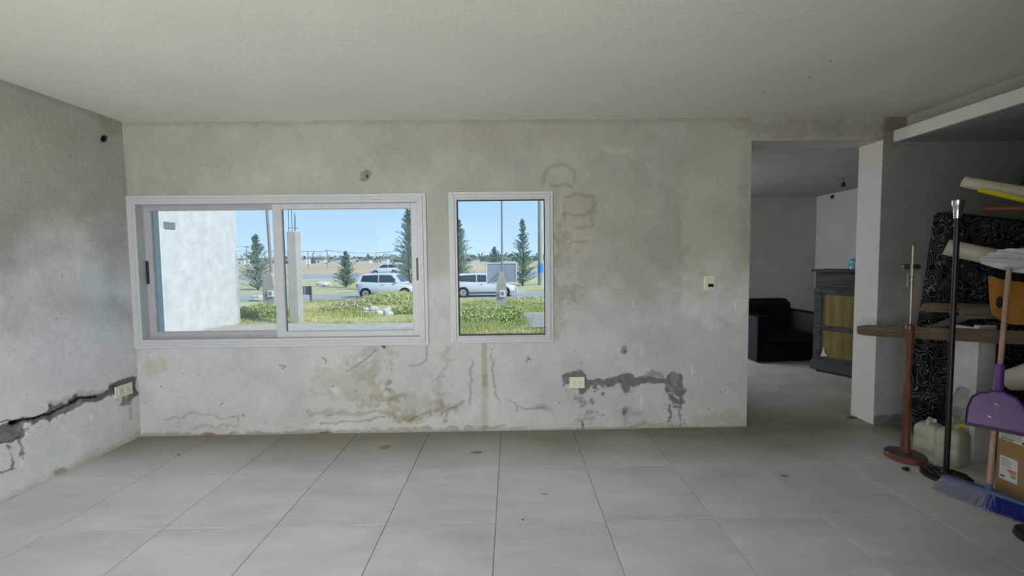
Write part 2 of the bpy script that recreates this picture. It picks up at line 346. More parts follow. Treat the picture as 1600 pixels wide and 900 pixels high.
# ------------------------------------------------------------------ wall paint (stains with a shape of their own)
def polyline_d(u, v, poly):
    d = np.full(u.shape, 1e9)
    for (x0, y0), (x1, y1) in zip(poly[:-1], poly[1:]):
        dx, dy = x1-x0, y1-y0; L = dx*dx+dy*dy+1e-9
        t = np.clip(((u-x0)*dx+(v-y0)*dy)/L, 0, 1); d = np.minimum(d, np.hypot(u-x0-t*dx, v-y0-t*dy))
    return d
class Coat:
    """albedo and depth of a plastered face, worked out per vertex; u,v only address the marks"""
    def __init__(s, P, u, v, a, b, base_up, base_lo, vmid, seed):
        s.u, s.v, s.a, s.b = u, v, a, b; s.depth = np.zeros(len(u)); s.seed = seed
        n1 = fbm(a, b, .8, seed); n2 = fbm(a, b, .22, seed+9); n3 = fbm(a, b, .05, seed+19)
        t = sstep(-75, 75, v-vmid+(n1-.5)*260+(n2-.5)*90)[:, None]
        s.c = np.array(base_up)*(1-t)+np.array(base_lo)*t  # paler below: the plaster's own tone plus light painted into the colour
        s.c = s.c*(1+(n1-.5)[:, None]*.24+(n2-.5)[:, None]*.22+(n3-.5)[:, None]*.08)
        s.wu = (fbm(a, b, .07, seed+31)-.5); s.wv = (fbm(a, b, .07, seed+41)-.5)
        s.fine = fbm(a, b, .035, seed+51); s.mid = fbm(a, b, .12, seed+61)
    def mask(s, poly, w, soft, warp=14):
        if len(poly) == 1: poly = poly+[(poly[0][0]+.1, poly[0][1])]
        xs = [p[0] for p in poly]; ys = [p[1] for p in poly]; R = w+soft+warp+2
        k = (s.u > min(xs)-R) & (s.u < max(xs)+R) & (s.v > min(ys)-R) & (s.v < max(ys)+R)
        out = np.zeros(len(s.u))
        if k.any():
            d = polyline_d(s.u[k]+s.wu[k]*warp*2, s.v[k]+s.wv[k]*warp*2, poly); out[k] = 1-sstep(w, w+soft, d)
        return out
    def tint(s, poly, w, soft, mul, k=1., warp=14, break_=0., depth=0.):
        m = s.mask(poly, w, soft, warp)
        if break_: m = m*sstep(break_-.12, break_+.10, s.mid*.5+s.fine*.5)
        m = m*k
        s.c = s.c*(1-m[:, None])+s.c*np.array(mul)*m[:, None]
        if depth: s.depth += depth*m
        return m
    def paint(s, poly, w, soft, col, k=1., warp=14, break_=0., depth=0.):
        m = s.mask(poly, w, soft, warp)
        if break_: m = m*sstep(break_-.05, break_+.05, s.mid*.4+s.fine*.6)
        m = m*k
        s.c = s.c*(1-m[:, None])+np.array(col)*(1+(s.fine-.5)*.5)[:, None]*m[:, None]
        if depth: s.depth += depth*m
        return m

def lines(breaks, step):
    out = []
    for a, b in zip(breaks[:-1], breaks[1:]):
        st = step(a, b) if callable(step) else step
        n = max(1, int(round((b-a)/st))); out += list(np.linspace(a, b, n+1)[:-1])
    return np.array(out+[breaks[-1]])

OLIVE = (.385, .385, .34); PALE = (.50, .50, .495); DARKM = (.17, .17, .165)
BR = (.80, .77, .64)

# window and door openings in the back wall (x0, x1, z0, z1)
w1a = atY(215, 430, W).x; w1b = atY(660, 430, W).x; w1t = atY(440, 311, W).z; w1c = atY(440, 535, W).z
W1 = (w1a, w1b, w1c, w1t)
w2a = atY(709, 430, W).x; w2b = atY(859, 430, W).x; w2t = atY(783, 306, W).z; w2c = atY(783, 529, W).z
W2 = (w2a, w2b, w2c, w2t)
DR = atY(1372, 440, W).x            # right side of doorway
RX = 4.9                            # right wall
TH = .235                           # wall thickness

# ------------------------------------------------------------------ wall_back
def build_wall_back():
    xs = lines([LX, W1[0], W1[1], W2[0], W2[1], DX, DR, 3.3, RX], lambda a, b: .0068 if b <= DX+.01 else (.012 if b <= 3.31 else .06))
    zs = lines([0, W1[2], W1[3], DZ, CZ], .0068) if False else lines(sorted([0, W1[2], W2[2], W2[3], W1[3], DZ, CZ]), .0068)
    X, Z = np.meshgrid(xs, zs, indexing='ij'); nx, nz = X.shape
    x = X.ravel(); z = Z.ravel(); u, v = proj(x, np.full_like(x, W), z)
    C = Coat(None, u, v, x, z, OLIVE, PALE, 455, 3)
    # right of the doorway the plaster colour is set darker
    k = sstep(DR-.005, DR+.005, x)[:, None]*.30; C.c = C.c*(1-k)
    # broad patches
    C.tint([(1115, 215), (1112, 330), (1118, 430)], 42, 22, (1.13, 1.14, 1.08), .8, 30)
    C.tint([(1070, 470), (1110, 498), (1155, 480)], 8, 14, (1.18, 1.2, 1.18), .7, 20)
    C.tint([(1066, 250), (1060, 330), (1062, 440)], 3, 12, (.90, .90, .86), .7, 18)
    C.tint([(1164, 230), (1166, 420)], 3, 9, (.86, .87, .84), .6, 10)
    C.tint([(975, 300), (1010, 370), (1030, 440)], 36, 40, (.90, .91, .87), .7, 50)
    C.tint([(260, 230), (420, 225), (600, 240)], 26, 40, (.95, .95, .90), .6, 50)
    C.tint([(330, 272), (520, 268)], 12, 20, (1.08, 1.08, 1.04), .6, 30)
    C.tint([(700, 215), (840, 205), (1000, 214)], 8, 22, (.93, .91, .85), .6, 20)
    C.tint([(1150, 196), (1250, 200), (1400, 198)], 5, 12, (.86, .78, .68), .8, 18)
    C.tint([(190, 192), (1170, 186)], 1.5, 7, (.82, .82, .76), .7, 6)
    C.tint([(940, 234), (985, 236)], 2, 3, (1.2, 1.2, 1.15), .6, 8)
    # vertical seam at the wall's left end
    C.tint([(197, 230), (204, 400), (214, 560)], 1.5, 10, (.86, .87, .84), .7, 8)
    # stain cluster beside the narrow window
    for p in ([(846, 290), (858, 262), (878, 256), (896, 268), (900, 282)], [(862, 292), (876, 285), (892, 290)],
              [(884, 308), (905, 302), (926, 304), (930, 318), (922, 326)], [(882, 325), (884, 345)],
              [(903, 354), (928, 350), (922, 338)], [(893, 381), (918, 379)], [(884, 338), (930, 330)]):
        C.tint(p, 1.0, 3.5, (.74, .72, .63), .7, 7)
    C.tint([(905, 310), (910, 345), (900, 372)], 14, 24, (.92, .89, .82), .7, 24)
    for p in ([(872, 380), (884, 392), (876, 405)], [(872, 438), (880, 455), (893, 460)], [(872, 470), (880, 500), (873, 520)], [(872, 358), (880, 364)]):
        C.tint(p, 7, 8, (.80, .78, .70), .7, 26, break_=.42)
    C.tint([(869, 300), (871, 530)], 1, 7, (.86, .86, .82), .7, 8)
    # damp under the windows
    C.tint([(756, 538), (757, 600)], 3, 2.5, (.70, .66, .52), .75, 2)
    C.tint([(757, 590), (758, 672)], 3, 3.5, (.80, .77, .66), .7, 3)
    C.tint([(505, 600), (530, 585), (560, 612), (575, 600)], 18, 9, (.84, .82, .72), .6, 34, break_=.36)
    C.tint([(555, 575), (590, 562), (602, 545), (560, 560)], 9, 5, (.72, .70, .60), .6, 26, break_=.44)
    C.tint([(575, 592), (592, 618), (605, 625)], 8, 8, (.76, .73, .60), .6, 22, break_=.42)
    C.tint([(570, 628), (605, 624), (612, 645), (660, 655)], 7, 5, (.78, .74, .60), .6, 18, break_=.40)
    C.tint([(640, 630), (620, 640), (680, 640)], 14, 6, (.83, .80, .70), .6, 24, break_=.42)
    C.tint([(480, 645), (530, 642), (560, 648), (600, 644), (620, 654), (660, 652)], 1.5, 3, (.66, .63, .50), .6, 8)
    C.tint([(693, 548), (700, 562), (690, 580), (695, 600), (685, 620), (690, 640)], 3.5, 5, (.74, .72, .63), .6, 20)
    C.tint([(706, 638), (720, 632), (724, 628)], 1.5, 3, (.6, .58, .5), .8, 4)
    C.tint([(682, 630), (690, 642), (705, 640)], 6, 5, (.70, .67, .55), .6, 14, break_=.4)
    for p in ([(668, 540), (666, 560), (655, 570), (640, 572)], [(540, 578), (560, 570), (585, 548)], [(768, 552), (772, 590), (772, 615), (780, 628)], [(738, 565), (735, 630)],
              [(795, 625), (820, 638), (850, 637)], [(498, 662), (560, 660), (600, 652)], [(640, 655), (672, 640), (672, 650)], [(690, 650), (702, 640), (696, 655)]):
        C.tint(p, .7, 1.8, (.66, .65, .60), .9, 5, depth=.0015)
    C.tint([(470, 668), (600, 665), (700, 660), (740, 650)], 6, 9, (1.09, 1.1, 1.09), .8, 14)
    C.tint([(528, 612)], 6, 4, (1.2, 1.2, 1.15), .8, 4)
    C.tint([(235, 570), (248, 575), (244, 585)], 6, 10, (.82, .78, .64), .7, 14)
    C.tint([(260, 655), (300, 645), (345, 655), (372, 650), (370, 665), (300, 668)], .8, 2.5, (.74, .74, .68), .8, 8)
    C.tint([(606, 598)], 3, 3, (.6, .58, .5), .8, 5); C.tint([(606, 608)], 2, 2, (.5, .49, .42), .8, 5)
    C.tint([(600, 620), (625, 622)], 5, 5, (.7, .67, .56), .8, 10, break_=.48)
    # foot of the wall: dirt line, reddish spots
    C.tint([(222, 681), (600, 677), (1166, 668)], 1.2, 5, (.62, .57, .46), .85, 5, break_=.28)
    for xx in (318, 345, 495, 560): C.tint([(xx-12, 680), (xx+14, 679)], 1, 2.5, (.62, .40, .30), .8, 4)
    C.tint([(500, 677), (520, 677)], .8, 1.5, (.40, .22, .20), .9, 3)
    C.tint([(400, 674), (560, 672), (790, 667), (820, 666)], .8, 2, (.62, .60, .50), .8, 7, break_=.40)
    C.tint([(1090, 655), (1130, 652), (1160, 655)], 5, 6, (.88, .85, .74), .8, 14)
    C.tint([(840, 636), (858, 638)], 2, 5, (.8, .78, .7), .7, 6)
    # chased conduit channel, patched in dark mortar, from socket to round box
    dk = dict(col=DARKM)
    C.paint([(886, 592), (905, 589), (912, 603)], 9, 1.5, DARKM, 1, 8, depth=.004)
    C.paint([(915, 597), (950, 597), (1000, 596), (1038, 597)], 5.2, 1.2, DARKM, 1, 7, depth=.006)
    C.paint([(968, 592), (985, 588)], 4.5, 2, DARKM, 1, 7, depth=.005)
    C.paint([(974, 604), (978, 606)], 5, 1.5, DARKM, .9, 6, depth=.003)
    C.tint([(966, 600), (980, 611), (990, 604)], 4, 3, (.86, .86, .84), .8, 6)
    C.paint([(1010, 590), (1020, 586), (1032, 586)], 2.5, 3, (.30, .30, .28), .9, 8)
    C.paint([(1050, 592), (1060, 592), (1062, 602), (1050, 604)], 8, 1.5, DARKM, 1, 6, depth=.008)
    C.paint([(1052, 586), (1056, 596)], 5, 3, (.27, .24, .225), .9, 6, depth=.004)
    C.paint([(1046, 606), (1058, 614), (1068, 610)], 3, 3, (.24, .25, .22), 1, 8)
    C.paint([(890, 608), (898, 618), (906, 612)], 7, 3, DARKM, 1, 14, break_=.50)
    C.paint([(908, 610), (909, 632)], 2.2, 1.5, (.25, .25, .24), 1, 10, break_=.44)
    C.paint([(928, 604), (930, 614), (926, 624)], 4.5, 2.5, DARKM, 1, 14, break_=.46)
    C.paint([(918, 604), (940, 608)], 4, 3, DARKM, 1, 10, break_=.52)
    C.paint([(890, 625), (925, 628), (910, 640), (950, 640)], 6, 6, (.28, .28, .27), 1, 20, break_=.60)
    C.paint([(1044, 612), (1052, 624), (1056, 628)], 3, 2, DARKM, 1, 12, break_=.42)
    C.paint([(1064, 612), (1064, 624)], 4.5, 2, DARKM, 1, 12, break_=.38)
    C.paint([(1052, 636), (1064, 636), (1062, 624)], 1.6, 1.5, DARKM, 1, 8, break_=.32)
    C.paint([(1046, 634), (1049, 650)], 1.3, 1.2, (.22, .22, .21), 1, 8, break_=.3)
    C.paint([(1050, 652), (1051, 664), (1066, 664), (1072, 662)], 1.8, 1.8, (.22, .22, .21), 1, 12, break_=.40)
    C.paint([(1060, 642), (1066, 650), (1074, 662)], 1.2, 2, (.26, .26, .24), 1, 10, break_=.45)
    C.paint([(910, 658), (912, 670), (902, 670)], 1.8, 1.6, (.22, .18, .15), 1, 8, break_=.36)
    C.tint([(972, 643), (1005, 645)], 2, 5, (.82, .80, .74), .9, 8); C.tint([(977, 645), (976, 668)], 1.5, 3, (.84, .83, .78), .9, 4)
    C.tint([(900, 655), (925, 654)], 1.5, 3, (.8, .79, .73), .9, 6); C.tint([(985, 666), (1000, 662), (1060, 664)], 1, 2.5, (.72, .70, .62), .9, 8)
    for (a_, b_) in ((978, 549), (977, 645)): C.paint([(a_, b_)], 2.2, 1, (.02, .02, .02), 1, 1, depth=.012); C.paint([(a_-2, b_-2)], 4.5, 1.5, (.22, .22, .21), .8, 4)
    # pale runs and small specks
    for a_, b0, b1 in ((1003, 541, 556), (1002, 620, 640), (1082, 572, 586), (1124, 642, 650), (1166, 555, 562), (1137, 608, 614), (989, 468, 478), (1149, 476, 484)):
        C.tint([(a_, b0), (a_, b1)], .5, 1, (1.3, 1.3, 1.3), .9, 1)
    rs = random.Random(5)
    for k in range(70):
        a_, b_ = rs.uniform(225, 1160), rs.uniform(545, 670); C.paint([(a_, b_)], rs.uniform(.3, .9), .9, (.16, .15, .14), .8, 3)
    for k in range(26):
        a_, b_ = rs.uniform(225, 1160), rs.uniform(200, 300); C.tint([(a_, b_)], rs.uniform(.3, .8), .9, (.6, .58, .5), .8, 3)
    for p in ([(438, 570), (446, 572), (443, 576)], [(504, 558), (509, 563), (508, 568)], [(825, 557), (829, 563)], [(345, 633), (349, 631)], [(823, 566), (826, 560)]):
        C.paint(p, .5, .9, (.15, .15, .15), .9, 2)
    # patch with a plug over the sliding window
    C.paint([(568, 270), (577, 270), (575, 279), (567, 279)], 3.5, 1.5, (.25, .24, .20), 1, 5, depth=.004)
    C.paint([(573, 275)], 1.5, 1, (.03, .03, .03), 1, 1, depth=.01)
    C.paint([(597, 539), (600, 543)], 1.6, 1, (.08, .08, .08), 1, 2)
    # bare mortar strip at the foot of the right hand part
    zz = .075+.02*(vnoise(x, z*0, .05, 77)-.5)+.03*(vnoise(x, z*0, .13, 78)-.5)
    k = ((x > DR+.004)*sstep(.004, -.004, z-zz))[:, None]; C.c = C.c*(1-k)+np.array((.16, .16, .155))*(1+(C.fine-.5)*.6)[:, None]*k
    C.tint([(1372, 222), (1372, 235)], 3, 9, (.75, .66, .52), .6, 8); C.tint([(1400, 190), (1395, 212)], 10, 14, (.72, .64, .5), .7, 12)
    y = W+C.depth+(fbm(x, z, .5, 90)-.5)*.004*(1-sstep(0, .01, 0*x))
    # keep edges of the openings and rims true
    V = np.stack([x, y, z], 1)
    i, j = np.meshgrid(np.arange(nx-1), np.arange(nz-1), indexing='ij')
    xc = (xs[:-1]+xs[1:])[:, None]/2+0*zs[None, :-1]; zc = 0*xs[:-1][:, None]+(zs[:-1]+zs[1:])[None]/2
    hole = np.zeros(xc.shape, bool)
    for (a_, b_, c_, d_) in (W1, W2, (DX, DR, -1, DZ)): hole |= (xc > a_) & (xc < b_) & (zc > c_) & (zc < d_)
    i = i[~hole]; j = j[~hole]
    Fq = np.stack([i*nz+j, (i+1)*nz+j, (i+1)*nz+j+1, i*nz+j+1], 1)
    used = np.zeros(len(V), bool); used[Fq.ravel()] = True; remap = np.cumsum(used)-1
    V = V[used]; col = C.c[used]; Fq = remap[Fq]
    # the outside face, the thickness and the reveals
    eV = []; eF = []; eC = []
    def quad(a_, b_, c_, d_, col_=PALE, n=1):
        a_, b_, c_, d_ = map(Vector, (a_, b_, c_, d_))
        for p in range(n):
            for q in range(n):
                bb = len(eV)
                for (s_, t_) in ((p/n, q/n), ((p+1)/n, q/n), ((p+1)/n, (q+1)/n), (p/n, (q+1)/n)):
                    P = a_.lerp(b_, s_).lerp(d_.lerp(c_, s_), t_); eV.append(P)
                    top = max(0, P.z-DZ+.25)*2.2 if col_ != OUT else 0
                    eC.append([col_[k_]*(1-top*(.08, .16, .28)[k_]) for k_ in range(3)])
                eF.append((bb, bb+1, bb+2, bb+3))
    OUT = (.78, .78, .76)
    Yb = W+TH
    for (a_, b_, c_, d_) in (W1, W2):
        quad((a_, W, c_), (a_, Yb, c_), (a_, Yb, d_), (a_, W, d_), OUT); quad((b_, W, c_), (b_, Yb, c_), (b_, Yb, d_), (b_, W, d_), OUT)
        quad((a_, W, c_), (b_, W, c_), (b_, Yb, c_), (a_, Yb, c_), OUT); quad((a_, W, d_), (b_, W, d_), (b_, Yb, d_), (a_, Yb, d_), OUT)
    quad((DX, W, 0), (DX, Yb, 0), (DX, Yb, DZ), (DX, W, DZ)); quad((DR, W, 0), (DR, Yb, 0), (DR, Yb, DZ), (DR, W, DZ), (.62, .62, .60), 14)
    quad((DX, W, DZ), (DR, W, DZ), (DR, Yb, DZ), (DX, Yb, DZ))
    bx_ = sorted([LX-.25, W1[0], W1[1], W2[0], W2[1], DX, DR, RX+.2]); bz_ = sorted([-.5, W1[2], W2[2], W2[3], W1[3], DZ, CZ+.2])
    for a_, b_ in zip(bx_[:-1], bx_[1:]):
        for c_, d_ in zip(bz_[:-1], bz_[1:]):
            mx_, mz_ = (a_+b_)/2, (c_+d_)/2
            if any(q[0] < mx_ < q[1] and q[2] < mz_ < q[3] for q in (W1, W2, (DX, DR, 0, DZ))): continue
            quad((a_, Yb, c_), (b_, Yb, c_), (b_, Yb, d_), (a_, Yb, d_), OUT)
    n0 = len(V); V = np.concatenate([V, np.array([tuple(p) for p in eV])]); col = np.concatenate([col, np.array(eC)])
    Fq = np.concatenate([Fq, np.array(eF)+n0])
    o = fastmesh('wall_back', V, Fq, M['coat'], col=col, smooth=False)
    return struct(o, 'unpainted plaster wall with two windows, damp stains and a patched conduit channel')
wall_back = build_wall_back()

# ------------------------------------------------------------------ wall_left
def build_wall_left():
    ys = lines([-1.6, .4, W], lambda a, b: .1 if b < 1 else .0075); zs = lines([0, CZ], .0075)
    Y, Z = np.meshgrid(ys, zs, indexing='ij'); ny, nz = Y.shape; y = Y.ravel(); z = Z.ravel()
    u, v = proj(np.full_like(y, LX), np.maximum(y, .3), z)
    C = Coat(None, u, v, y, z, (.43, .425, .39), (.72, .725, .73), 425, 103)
    C.tint([(0, 200), (60, 215)], 30, 40, (1.0, .96, .88), .5, 40)
    C.tint([(120, 250), (110, 330)], 40, 40, (.93, .95, .89), .6, 50)
    C.tint([(30, 360), (20, 520)], 14, 22, (.92, .93, .93), .6, 30)
    C.tint([(130, 360), (170, 345)], 14, 20, (1.1, 1.1, 1.08), .5, 30)
    C.tint([(180, 200), (165, 195)], 5, 12, (.75, .75, .66), .8, 12)
    C.tint([(0, 126), (190, 192)], 1.5, 6, (.85, .85, .8), .7, 6)
    C.paint([(164, 216)], 5, 1, (.02, .02, .02), 1, 2, depth=.02)
    C.tint([(164, 216)], 8, 3, (.8, .8, .76), .6, 4)
    DK = (.19, .19, .185)
    C.paint([(-20, 672), (18, 672), (40, 660), (85, 645), (100, 640), (135, 624), (165, 616), (185, 608)], 4.6, 1.2, DK, 1, 9, depth=.008)
    C.paint([(-20, 680), (5, 678), (30, 674)], 11, 2, (.21, .21, .21), 1, 12, depth=.006)
    C.paint([(85, 640), (120, 628)], 6, 2, (.22, .22, .215), 1, 10, depth=.006)
    C.paint([(18, 661), (34, 660), (60, 652), (84, 644), (110, 630), (128, 622), (150, 618)], 1.3, .8, (.02, .02, .02), 1, 6, depth=.02)
    C.paint([(18, 661), (32, 660)], 3.6, 1, (.015, .015, .015), 1, 4, depth=.03)
    C.paint([(-10, 655), (2, 657), (22, 656)], .8, 1, (.05, .05, .05), 1, 6)
    C.paint([(-10, 693), (18, 690), (34, 678)], .8, 1, (.06, .06, .06), 1, 6)
    C.tint([(80, 632), (95, 628), (120, 620), (165, 612)], 4, 4, (.74, .74, .72), .9, 8, break_=.4)
    C.paint([(178, 604), (206, 596), (207, 618)], 6, 2, (.15, .15, .15), 1, 7, depth=.004)
    C.paint([(186, 625), (204, 625)], 3, 5, (.26, .26, .25), 1, 12, break_=.5)
    C.tint([(203, 622), (206, 655)], 1.2, 2, (.7, .7, .68), .8, 5)
    C.paint([(8, 700), (16, 715), (21, 732)], 3.2, 2, (.24, .24, .235), 1, 16, break_=.42)
    C.paint([(30, 690), (33, 712)], 2.4, 2, (.26, .26, .25), 1, 14, break_=.44)
    C.paint([(-5, 740), (18, 733)], 1, 1, (.12, .12, .12), 1, 5, break_=.3)
    C.paint([(44, 672), (60, 665)], 1.5, 2, (.2, .2, .2), 1, 12, break_=.52)
    C.tint([(33, 716), (34, 728)], 1.5, 1.5, (1.25, 1.25, 1.25), .9, 3); C.tint([(142, 648), (144, 656)], .8, 1, (1.3, 1.3, 1.3), .9, 2)
    C.tint([(95, 668), (125, 695)], .6, .8, (1.15, 1.15, 1.15), .8, 2); C.tint([(100, 668), (130, 692)], .6, .8, (1.15, 1.15, 1.15), .8, 2)
    C.tint([(0, 785), (110, 735), (218, 682)], 2.5, 9, (.84, .78, .66), .8, 9)
    C.tint([(0, 788), (110, 740), (218, 684)], .8, 1.5, (.45, .40, .32), .9, 3, break_=.3)
    C.tint([(88, 738), (98, 736)], 3, 3, (.62, .5, .38), .8, 4); C.tint([(120, 722), (150, 704)], 3, 5, (.9, .84, .72), .8, 8)
    C.tint([(212, 575), (216, 650)], 4, 8, (.88, .88, .86), .5, 8)
    rs = random.Random(8)
    for k in range(30): C.paint([(rs.uniform(0, 215), rs.uniform(210, 700))], rs.uniform(.3, .8), .9, (.2, .2, .19), .8, 3)
    for q in ((98, 363), (108, 372), (110, 386), (160, 386), (124, 435), (122, 433)): C.tint([q], .8, .8, (1.3, 1.3, 1.28), .8, 3)
    C.tint([(121, 400), (123, 437)], .8, 1.5, (1.15, 1.15, 1.15), .7, 2)
    x = LX-C.depth-(fbm(y, z, .5, 190)-.5)*.004
    i, j = np.meshgrid(np.arange(ny-1), np.arange(nz-1), indexing='ij'); i = i.ravel(); j = j.ravel()
    Fq = np.stack([i*nz+j, (i+1)*nz+j, (i+1)*nz+j+1, i*nz+j+1], 1)
    V = np.stack([x, y, z], 1)
    n0 = len(V); X2 = LX-.25
    eV = [(X2, -1.6, -.4), (X2, W+TH, -.4), (X2, W+TH, CZ+.2), (X2, -1.6, CZ+.2)]
    V = np.concatenate([V, eV]); col = np.concatenate([C.c, np.tile(PALE, (4, 1))]); Fq = np.concatenate([Fq, [[n0, n0+1, n0+2, n0+3]]])
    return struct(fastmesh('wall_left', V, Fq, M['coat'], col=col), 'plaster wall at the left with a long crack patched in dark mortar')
wall_left = build_wall_left()

# ------------------------------------------------------------------ remaining shell
def sbox(name, m, *a, label=None, parent=None):
    o = MB().box(*a).build(name, m, parent, smooth=0)
    return struct(o, label) if parent is None else o
BX1 = atY(1396, 213, W).x; BX2 = atY(1417, 188, W).x; BZT = atY(1396, 205, W).z; BZB = atY(1397, 221.5, W).z
FX, FY, FLX = 5.75, 7.85, 1.32                 # far room
cl = sbox('ceiling', M['ceiling'], LX-.25, RX+.2, -1.85, W, CZ, CZ+.2, label='grey white plastered ceiling of the near room')
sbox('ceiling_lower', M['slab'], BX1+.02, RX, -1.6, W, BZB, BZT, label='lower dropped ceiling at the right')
sbox('trim_1', M['beam'], BX1, BX1+.03, -1.6, W-.002, BZB-.004, BZT+.004, label='pale edge strip of the dropped ceiling')
sbox('trim_2', M['band'], BX2, BX2+.12, -1.6, W-.002, BZT, CZ, label='unpainted plaster band over the edge strip')
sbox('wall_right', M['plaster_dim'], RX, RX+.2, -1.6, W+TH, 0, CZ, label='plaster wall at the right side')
PX = 1.25
wr = MB().box(LX-.25, -2.85, -1.85, -1.6, 0, CZ+.2).box(-.25, RX+.2, -1.85, -1.6, 0, CZ+.2).box(-2.85, -.25, -1.85, -1.6, 2.3, CZ+.2).build('wall_rear', M['plaster'], smooth=0); struct(wr, 'unseen rear wall, its wide opening placed for the added fill light')  # unseen opening set to the left for the added fill light
sbox('shade_partition', M['plaster'], PX, PX+.12, -1.6, .80, 0, CZ, label='unseen added partition that shades the right side')  # unseen, added to keep the fill light off the right side
# far room
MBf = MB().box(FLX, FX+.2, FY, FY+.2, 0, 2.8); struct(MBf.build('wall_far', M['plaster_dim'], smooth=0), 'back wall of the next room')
sbox('wall_far_front', M['plaster'], RX+.19, FX+.2, W, W+TH, -.4, 2.8, label='return wall of the next room')
sbox('wall_far_right', M['plaster'], FX, FX+.2, W+TH, FY, 0, 2.8, label='right wall of the next room')
wl2 = MB().box(FLX-.2, FLX, W+TH, 5.5, -.4, 2.8).box(FLX-.2, FLX, 7.2, FY+.2, -.4, 2.8).box(FLX-.2, FLX, 5.5, 7.2, -.4, .7).box(FLX-.2, FLX, 5.5, 7.2, 2.2, 2.8)
struct(wl2.build('wall_far_left', M['plaster'], smooth=0), 'left wall of the next room with a window opening')
fcz = atY(1230, 307.5, FY).z
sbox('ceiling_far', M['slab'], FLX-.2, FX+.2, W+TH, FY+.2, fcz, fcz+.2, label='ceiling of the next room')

# ------------------------------------------------------------------ floor with its tiles
T = .6; TX0 = -.1013; TY0 = 2.21425
base = MB().box(LX, RX, -1.6, W+.0, -.12, -.006).box(DX, DR, W, W+TH, -.12, -.006).box(FLX, FX, W+TH, FY, -.12, -.006)
floor = struct(base.build('floor', M['grout'], smooth=0), 'grey cement look tiles in large squares with thin grout joints')
def tile_mesh(x0, x1, y0, y1):
    g = .0017; b = .0012
    x0 += g; x1 -= g; y0 += g; y1 -= g
    vs = [(x0, y0, -.006), (x1, y0, -.006), (x1, y1, -.006), (x0, y1, -.006), (x0, y0, -b), (x1, y0, -b), (x1, y1, -b), (x0, y1, -b),
          (x0+b, y0+b, 0), (x1-b, y0+b, 0), (x1-b, y1-b, 0), (x0+b, y1-b, 0)]
    fs = [(8, 9, 10, 11)]+[(k, (k+1) % 4, 4+(k+1) % 4, 4+k) for k in range(4)]+[(4+k, 4+(k+1) % 4, 8+(k+1) % 4, 8+k) for k in range(4)]
    me = bpy.data.meshes.new('tile'); me.from_pydata(vs, [], fs); me.materials.append(M['tile']); return me
full = tile_mesh(-T/2, T/2, -T/2, T/2)
def lay(rx0, rx1, ry0, ry1):
    i0 = math.floor((rx0-TX0)/T); i1 = math.ceil((rx1-TX0)/T); j0 = math.floor((ry0-TY0)/T); j1 = math.ceil((ry1-TY0)/T)
    for i in range(i0, i1):
        for j in range(j0, j1):
            a, b, c, d = TX0+i*T, TX0+(i+1)*T, TY0+j*T, TY0+(j+1)*T
            A, B, C_, D = max(a, rx0), min(b, rx1), max(c, ry0), min(d, ry1)
            if B-A < .01 or D-C_ < .01: continue
            if B-A > T-1e-6 and D-C_ > T-1e-6: me = full
            else: me = tile_mesh(A-(a+b)/2, B-(a+b)/2, C_-(c+d)/2, D-(c+d)/2)
            o = bpy.data.objects.new('tile', me); COL.objects.link(o); o.parent = floor
            o.location = ((a+b)/2, (c+d)/2, 0); o.rotation_euler = (RNG.uniform(-.0006, .0006), RNG.uniform(-.0006, .0006), 0)
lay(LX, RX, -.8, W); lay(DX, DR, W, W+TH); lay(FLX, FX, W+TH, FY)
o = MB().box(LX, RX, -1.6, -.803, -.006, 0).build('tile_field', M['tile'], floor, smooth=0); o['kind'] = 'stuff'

# ------------------------------------------------------------------ windows
def frame_ring(mb, x0, x1, z0, z1, w, y0, y1, bev=0):
    """rectangular ring, w wide (l, r, b, t), mitred look by four bars"""
    l, r, b, t = w if isinstance(w, (list, tuple)) else (w,)*4
    mb.box(x0, x0+l, y0, y1, z0, z1, bev).box(x1-r, x1, y0, y1, z0, z1, bev).box(x0+l, x1-r, y0, y1, z0, z0+b, bev).box(x0+l, x1-r, y0, y1, z1-t, z1, bev)
    return mb
PXM = W/F                                    # one pixel at the wall, in metres
win1 = struct(thing('window_1', None, None), 'wide sliding window of white aluminium with two sashes')
ox0 = atY(205, 425, W).x; ox1 = atY(668, 425, W).x; oz1 = atY(437, 304, W).z; oz0 = atY(441, 541.5, W).z
f = MB(); frame_ring(f, ox0, ox1, oz0, oz1, .034, W-.012, W-.001, .002); frame_ring(f, ox0+.026, ox1-.026, oz0+.026, oz1-.026, .022, W-.020, W+.01, .003)
frame_ring(f, ox0+.046, ox1-.046, oz0+.046, oz1-.046, .026, W-.016, W+.10, .003)
f.build('window_frame', M['alu'], win1, smooth=0)
ix0, ix1, iz0, iz1 = ox0+.072, ox1-.072, oz0+.072, oz1-.072
